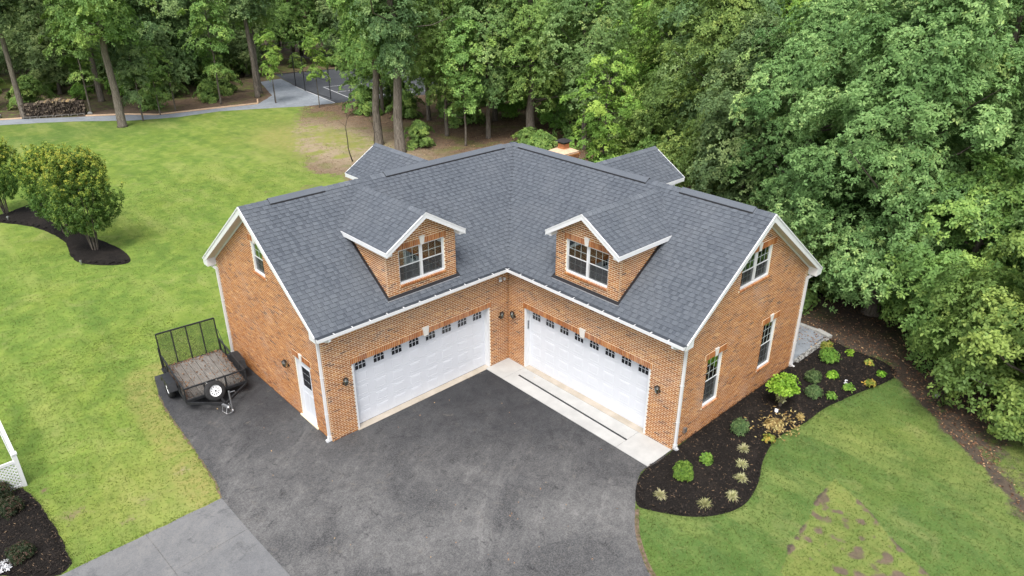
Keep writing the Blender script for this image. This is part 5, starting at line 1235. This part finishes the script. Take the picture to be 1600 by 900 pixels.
# bed plants
def ball(name, x, y, r_, h, m, label, n=420, leaf=(.075, .04), cat='shrub', seed=1, fill=.25, z=.06, k=4, flat=False, group=None):
    rs = np.random.RandomState(seed); t = empty(name, (x, y, z)); tag(t, label, cat, group); r_ *= .78; h *= .85; leaf = (leaf[0]*.85, leaf[1]*.85)
    u = rs.uniform(-.35 if not flat else 0, 1, n); a = rs.uniform(0, 6.28, n); q = rs.rand(n)**fill; s = np.sqrt(1-np.minimum(1, u*u)); lump = 1+.10*np.sin(4*a+seed)+.07*rs.randn(n)
    D = np.stack([np.cos(a)*s, np.sin(a)*s, u], 1); P = D*q[:, None]*lump[:, None]*np.array([r_, r_, h*.62]); P[:, 2] += h*.4; P[:, 2] = np.maximum(P[:, 2], .02)
    obj_of('foliage', leaves_mesh('foliage', P, D+np.array([0, 0, .7])+rs.randn(n, 3)*.35, k, leaf[0], leaf[1], m, rs), t)
    st = MB()
    for i in range(7): b = 2*math.pi*i/7; st.tube([(0, 0, -.03), (math.cos(b)*r_*.25, math.sin(b)*r_*.25, h*.3), (math.cos(b)*r_*.5, math.sin(b)*r_*.5, h*.6)], [.014, .01, .004], 4, .5, False)
    st.build('stem', M['bark_dark'], t); return t
ball('boxwood', .86, 8.42, .36, .62, M['leaf_box'], 'round bright green boxwood near the right garage corner', 900, (.05, .03), seed=2, fill=.15)
ball('small_shrub', -.22, 8.5, .20, .36, M['leaf_box'], 'small leafy green plant just above the round boxwood', 70, (.13, .07), seed=3)
ball('loose_shrub', -2.2, 8.38, .34, .6, M['leaf_grey'], 'loose mid green shrub beside the nearest gable window', 420, (.07, .035), seed=4, fill=.35)
ball('mounded_shrub', -6.75, 8.5, .33, .5, M['leaf_grey'], 'upper of the two grey green mounded shrubs', 480, (.06, .03), seed=5)
ball('mounded_shrub', -5.85, 8.98, .34, .5, M['leaf_grey'], 'lower of the two grey green mounded shrubs', 480, (.06, .03), seed=6)
ball('mounded_shrub', -8.45, 8.25, .42, .62, M['leaf_box'], 'bright green rounded shrub near the stone pavers', 620, (.06, .032), seed=7)
ball('perennial', -7.5, 8.85, .26, .28, M['leaf_lime'], 'small light green plant right of the upper mounded shrub', 60, (.13, .07), 'plant', 8, .6, flat=True)
ball('perennial', -6.2, 9.42, .20, .26, M['leaf_box'], 'small green plant right of the lower mounded shrub', 50, (.12, .06), 'plant', 9, .6, flat=True)
ball('perennial', -7.1, 9.6, .26, .28, M['leaf_box'], 'green plant with white flowers near the lawn edge', 60, (.12, .06), 'plant', 10, .6, flat=True)
fl = ball('white_flower', -7.3, 9.42, .12, .30, M['white'], 'white flower cluster behind the green plant by the lawn edge', 9, (.07, .05), 'flowers', 30, .6, flat=True)
ball('perennial', -7.95, 10.0, .24, .25, M['leaf_yellow'], 'yellow orange leaved plant near the point of the bed', 45, (.13, .06), 'plant', 11, .6, flat=True)
ball('perennial', -8.85, 10.0, .2, .22, M['leaf_lime'], 'small lime plant at the far tip of the bed', 36, (.12, .06), 'plant', 12, .6, flat=True)
ball('perennial', -9.3, 9.35, .22, .24, M['leaf_yellow'], 'small yellow green plant near the bed\'s woods side', 36, (.12, .06), 'plant', 13, .6, flat=True)
ball('perennial', -9.4, 8.6, .17, .32, M['leaf_lime'], 'small upright lime plant right of the bright rounded shrub', 36, (.12, .06), 'plant', 14, .6)
ball('perennial', -9.35, 7.75, .28, .34, M['leaf_yellow'], 'yellow green plant behind the bright rounded shrub by the pavers', 60, (.13, .06), 'plant', 15, .6)
ball('perennial', -2.55, 9.2, .24, .2, M['leaf_yellow'], 'small wilting yellow green plant near the lawn below the dead leaves', 34, (.13, .07), 'plant', 16, .7, flat=True)
ball('wilted_hosta', -3.35, 8.95, .36, .22, M['leaf_tan'], 'wilted tan plant collapsed in front of the lime shrub', 95, (.17, .06), 'plant', 17, .8, flat=True)
ball('wilted_hosta', -4.35, 9.3, .2, .18, M['leaf_tan'], 'small wilted plant right of the lime shrub', 34, (.13, .05), 'plant', 18, .8, flat=True)
# hydrangea-like lime shrub: leafy dome above a sparse lower part
rs = np.random.RandomState(44); t = empty('lime_shrub', (-4.5, 8.50, .05)); t.scale = (.80, .80, .92); tag(t, 'tall lime green shrub with leafy dome over sparse lower stems', 'shrub')
n = 460; a = rs.uniform(0, 6.28, n); u = rs.uniform(.0, 1, n); s = np.sqrt(1-u*u); q = rs.rand(n)**.22; D = np.stack([np.cos(a)*s, np.sin(a)*s, u], 1)
obj_of('foliage', leaves_mesh('foliage', D*q[:, None]*(1+.1*rs.randn(n, 1))*np.array([.58, .58, .50])+[0, 0, .78], D+[0, 0, 1.2]+rs.randn(n, 3)*.25, 4, .13, .085, M['leaf_lime'], rs, .1), t)
n = 110; a = rs.uniform(0, 6.28, n); z = rs.uniform(.25, .85, n); P = np.stack([np.cos(a)*z*.45*rs.rand(n)**.4, np.sin(a)*z*.45*rs.rand(n)**.4, z], 1); obj_of('lower_foliage', leaves_mesh('lower_foliage', P, rs.randn(n, 3)+[0, 0, 1], 3, .11, .06, M['leaf_straw'], rs), t)
st = MB()
for i in range(12): b = 2*math.pi*i/12; q = rs.uniform(.3, .9); st.tube([(math.cos(b)*.04, math.sin(b)*.04, 0), (math.cos(b)*.2*q, math.sin(b)*.2*q, .45), (math.cos(b)*.48*q, math.sin(b)*.48*q, .95)], [.016, .012, .006], 5, .5, False)
st.build('stem', M['bark'], t)
m = MB(); m.box(-.06, .06, -.002, .002, .02, .13); m.box(-.012, .012, -.002, .002, -.08, .02); o = m.build('plant_tag', M['white']); o.location = (-4.05, 8.62, .08); o.rotation_euler = (R(-35), .3, R(140)); tag(o, 'white plant tag lying at the foot of the lime shrub', 'plant tag')
# ornamental grass tufts
for i, (x, y, lb) in enumerate(((-1.57, 8.93, 'pale grass tuft nearest the wall side, top of the row of six'), (-.89, 9.28, 'second pale grass tuft from the top along the lawn edge'), (-.33, 9.60, 'third pale grass tuft from the top along the lawn edge'), (.53, 9.83, 'pale grass tuft at the lower bend of the mulch bed'), (1.35, 9.50, 'greener grass tuft at the bottom of the mulch bed'), (1.96, 8.44, 'pale grass tuft below the boxwood near the driveway'))):
    rs = np.random.RandomState(60+i); n = 190; a = rs.uniform(0, 6.28, n); el = rs.uniform(.15, 1.3, n); L = rs.uniform(.10, .24, n); d = np.stack([np.cos(a)*np.cos(el), np.sin(a)*np.cos(el), np.sin(el)], 1); s = np.stack([-np.sin(a), np.cos(a), 0*a], 1)*.006
    b = d*0.02+rs.randn(n, 3)*[.03, .03, 0]; mid = b+d*(L*.6)[:, None]; tip = b+d*L[:, None]; tip[:, 2] -= L*.35*np.cos(el)
    V = np.concatenate([np.stack([b-s, b+s, mid+s, mid-s], 1), np.stack([mid-s, mid+s, tip+s*.3, tip-s*.3], 1)]).reshape(-1, 3)
    V[:, 2] = np.maximum(V[:, 2], .005); me = quad_mesh('ornamental_grass', V, np.arange(len(V)).reshape(-1, 4), np.tile(rs.rand(n)*(.6 if i == 4 else 1), 2), M['leaf_straw'] if i != 4 else M['leaf_straw'])
    o = obj_of('ornamental_grass', me, None, (x, y, .06)); tag(o, lb, 'ornamental grass', 'grass tufts in the mulch bed')
# dark bushes in the corner bed
ball('dark_shrub', 15.55, -4.0, .42, .62, M['leaf_dark'], 'dark shrub against the white lattice', 620, (.06, .03), seed=21, z=.05)
ball('dark_shrub', 15.45, -3.15, .40, .55, M['leaf_dark'], 'dark green shrub second from the lattice', 620, (.06, .03), seed=22, z=.05)
ball('dark_shrub', 15.62, -1.1, .38, .50, M['leaf_dark'], 'reddish dark shrub at the bottom of the corner bed', 620, (.06, .03), seed=23, z=.05)
fm = ball('white_flower', 16.05, -.95, .22, .30, M['white'], 'white flowers at the lower left picture corner', 60, (.06, .04), 'flowers', 31, .5)
# white lattice and stair rail of the deck
lt = empty('deck_railing', (14.92, -4.22, 0), 0); tag(lt, 'white lattice panel and stair rail at the left picture edge', 'railing')
m = MB(); m.box(-.05, .05, -.05, .05, 0, 1.12); m.box(-.07, .07, -.07, .07, 1.12, 1.16); m.build('post', M['vinyl'], lt)
m = MB(); m.bar((.05, .0, .06), (2.0, .0, .06), .04, .08); m.bar((.05, 0, .88), (2.0, 0, .88), .05, .09); m.bar((0, -.05, 1.08), (-.0, -3.2, 1.5), .09, .06); m.bar((0, -.05, .12), (0, -3.2, .12), .04, .08); m.build('rail', M['vinyl'], lt)
m = MB()
for i in range(-8, 22):
    for s in (1, -1):
        x0 = .05+i*.11; z0, z1 = .1, .84; pts = []
        xa, xb = (x0, x0+.74) if s == 1 else (x0+.74, x0)
        t0, t1 = 0., 1.
        lo, hi = .06, 1.98
        dx = xb-xa
        ta, tb = sorted(((lo-xa)/dx, (hi-xa)/dx)); t0, t1 = max(0, ta), min(1, tb)
        if t1-t0 < .05: continue
        m.bar((xa+dx*t0, .006*s, z0+.74*t0), (xa+dx*t1, .006*s, z0+.74*t1), .010, .035)
m.build('lattice_panel', M['vinyl'], lt)
for k in range(16): mb = MB(); mb.bar((0, -.25-k*.19, .16), (0, -.25-k*.19, 1.12+k*.025), .03); mb.build('baluster', M['vinyl'], lt)
# wood pile on pallets
wp = empty('woodpile', (1.5, -57.0, 0), math.atan2(-2.0, 4.4)+math.pi); tag(wp, 'long stacked firewood pile on low pallets beyond the path', 'woodpile')
rs = np.random.RandomState(9); r_ = random.Random(2); m = MB(); z = .22; row = 0
ends = []
while z < 1.45:
    x = -2.45+.08*(row % 2)
    while x < 2.45:
        if z < 1.28+.12*math.sin(x*1.3+1)+(.05 if x < 0 else 0):
            ends.append((x+r_.uniform(-.02, .02), z+r_.uniform(-.02, .02), r_.uniform(.05, .085)))
        x += .15
    z += .13; row += 1
for (x, z, q) in ends[:]:
    d0 = r_.uniform(-.04, .08); t = r_.random()*.8 if z < 1.2 else r_.uniform(.6, 1)
    n = r_.choice([3, 5, 6]); a0 = r_.uniform(0, 6); pts = [(x+q*math.cos(a0+2*math.pi*k/n), -.35+d0, z+q*math.sin(a0+2*math.pi*k/n)) for k in range(n)]; m.prism(pts, (0, .8, 0), t)
m.build('logs', M['log'], wp, kind='stuff')
for k in range(4):
    m = MB(); x = -2.4+k*1.22
    for q in range(3): m.box(x+q*.52, x+q*.52+.08, -.55, .5, .02, .12)
    for q in range(5): m.box(x, x+1.12, -.55+q*.24, -.42+q*.24, .122, .145)
    m.build('pallet', M['plank'], wp)
# court fence
def fence_run(pts, label, Hh=3.4):
    f = empty('court_fence', (*pts[0], 0)); tag(f, label, 'fence'); o = pts[0]
    for p in pts: m = MB(); m.tube([(p[0]-o[0], p[1]-o[1], 0), (p[0]-o[0], p[1]-o[1], Hh)], .045, 8); m.build('post', M['black_metal'], f)
    for a, b in zip(pts[:-1], pts[1:]):
        for z in (.1, 1.7, Hh): m = MB(); m.tube([(a[0]-o[0], a[1]-o[1], z), (b[0]-o[0], b[1]-o[1], z)], .025, 6); m.build('rail', M['black_metal'], f)
    return f
fence_run([(-20.75, -55.6), (-20.2, -52.6), (-19.95, -47.1)], 'tall black posts and rail along the near side of the court')
fence_run([(-21.6, -63.5), (-30, -62), (-38, -59.5)], 'tall black fence at the far side of the court')
m = MB(); m.tube([(0, 0, 0), (0, 0, 1.7)], .05, 8); o = m.build('post', M['black_metal']); o.location = (-15.3, -49.3, 0); tag(o, 'lone short black post on the grey gravel pad', 'post')
# edging along the path
te = empty('timber_edging', (-5.2, -51.35, 0)); tag(te, 'pale timber edging along the woods side of the path', 'edging')
for a, b in (((5.6, -58.5), (3.9, -57.75)), ((-.4, -55.1), (-3.3, -53.3)), ((-3.3, -53.3), (-5.2, -51.35)), ((-5.2, -51.35), (-9.5, -50.65)), ((-9.5, -50.65), (-13.8, -49.85)), ((-13.8, -49.85), (-14.6, -51.6))):
    m = MB(); m.bar((a[0]+5.2, a[1]+51.35, .05), (b[0]+5.2, b[1]+51.35, .05), .12, .12); m.build('timber', M['cap'], te)
# rocks by the wood and at the right
for i, (x, y, s, lb) in enumerate(((5.6, -59.5, .5, 'dark boulder left of the woodpile'), (6.9, -59.9, .42, 'low boulder at the far left picture edge'), (-.95, -55.9, .22, 'small stone at the right end of the woodpile'), (-7.3, 16.0, .22, 'pale stone under the low oak at the right edge'), (-9.1, 11.8, .12, 'small pale stone on the bare soil'))):
    rs = np.random.RandomState(i); m = MB(); V = []; n = 10; k_ = 6
    for j in range(k_+1):
        u = math.pi*j/k_
        for k in range(n): b = 2*math.pi*k/n; q = s*(1+.16*rs.randn()); V.append((math.sin(u)*math.cos(b)*q, math.sin(u)*math.sin(b)*q, math.cos(u)*q*.6+s*.25))
    m.mesh_add(V, [(j*n+k, j*n+(k+1) % n, (j+1)*n+(k+1) % n, (j+1)*n+k) for j in range(k_) for k in range(n)]); o = m.build('boulder', M['paver'], None, True); o.location = (x, y, 0); tag(o, lb, 'rock')
def name_by_place(objs, noun_of):
    """labels from the landmark in front of which or behind which each one stands, and its rank outward"""
    Rt = np.array([math.sin(YAW), -math.cos(YAW)]); Fh = np.array([math.cos(YAW), math.sin(YAW)]); sect = {}
    L = [(60, 'behind the woodpile end'), (130, 'behind the woodpile'), (215, 'behind the tall leaning trunk'), (300, 'behind the first thin saplings'), (385, 'behind the path bend'), (450, 'behind the gravel pad'), (560, 'behind the court'),
         (640, 'above the left rear dormer'), (730, 'above the left ridge vent'), (830, 'above the highest roof corner'), (910, 'above the chimney'), (1000, 'above the right ridge vent'), (1080, 'above the right rear dormer'), (1180, 'above the right roof end'), (1290, 'above the right gable'), (1400, 'behind the large oak'), (1500, 'right of the large oak'), (9999, 'by the right picture edge')]
    for o in objs:
        d = np.array([o.location.x, o.location.y])-CAM[:2]; z = d@Fh*math.cos(PIT)+CAM[2]*math.sin(-PIT); u = 800+FPX*(d@Rt)/z
        k = next(n for m_, n in L if u < m_); sect.setdefault((noun_of(o), k), []).append((float(d@d), o))
    od = ['nearest', 'second', 'third', 'fourth', 'fifth', 'sixth', 'seventh', 'eighth', 'ninth', 'tenth', 'eleventh', 'twelfth', 'thirteenth', 'fourteenth', 'fifteenth', 'sixteenth', 'seventeenth', 'eighteenth']
    for (nn, k), l in sect.items():
        l.sort(key=lambda q: q[0])
        for i, (_, o) in enumerate(l): o['label'] = f'{nn} {k}, {od[min(i, 17)]} into the wood' if len(l) > 1 else f'{nn} {k} in the wood'
KN = {TREES[k][0].name: n for k, n in (('oak_a', 'broad oak'), ('oak_b', 'tall oak'), ('tall_a', 'high crowned green tree'), ('tall_b', 'high crowned dark green tree'), ('full_a', 'full green tree'), ('full_b', 'full dark green tree'), ('full_c', 'light green tree'), ('young_a', 'slim tree'), ('young_b', 'slim tree'), ('under', 'green bush'), ('under_light', 'light green bush'))}
name_by_place([o for o in col.objects if o.get('group', '').startswith(('trees ', 'green bushes', 'light green bushes'))], lambda o: KN[next(c for c in o.children if c.data and c.name.startswith('crown')).data.name])
tris = sum(sum(len(p.vertices)-2 for p in me.polygons) if len(me.polygons) < 3000 else len(me.polygons)*2 for me in bpy.data.meshes if me.users)
print('triangles (unique meshes)', tris, 'objects', len(col.objects))
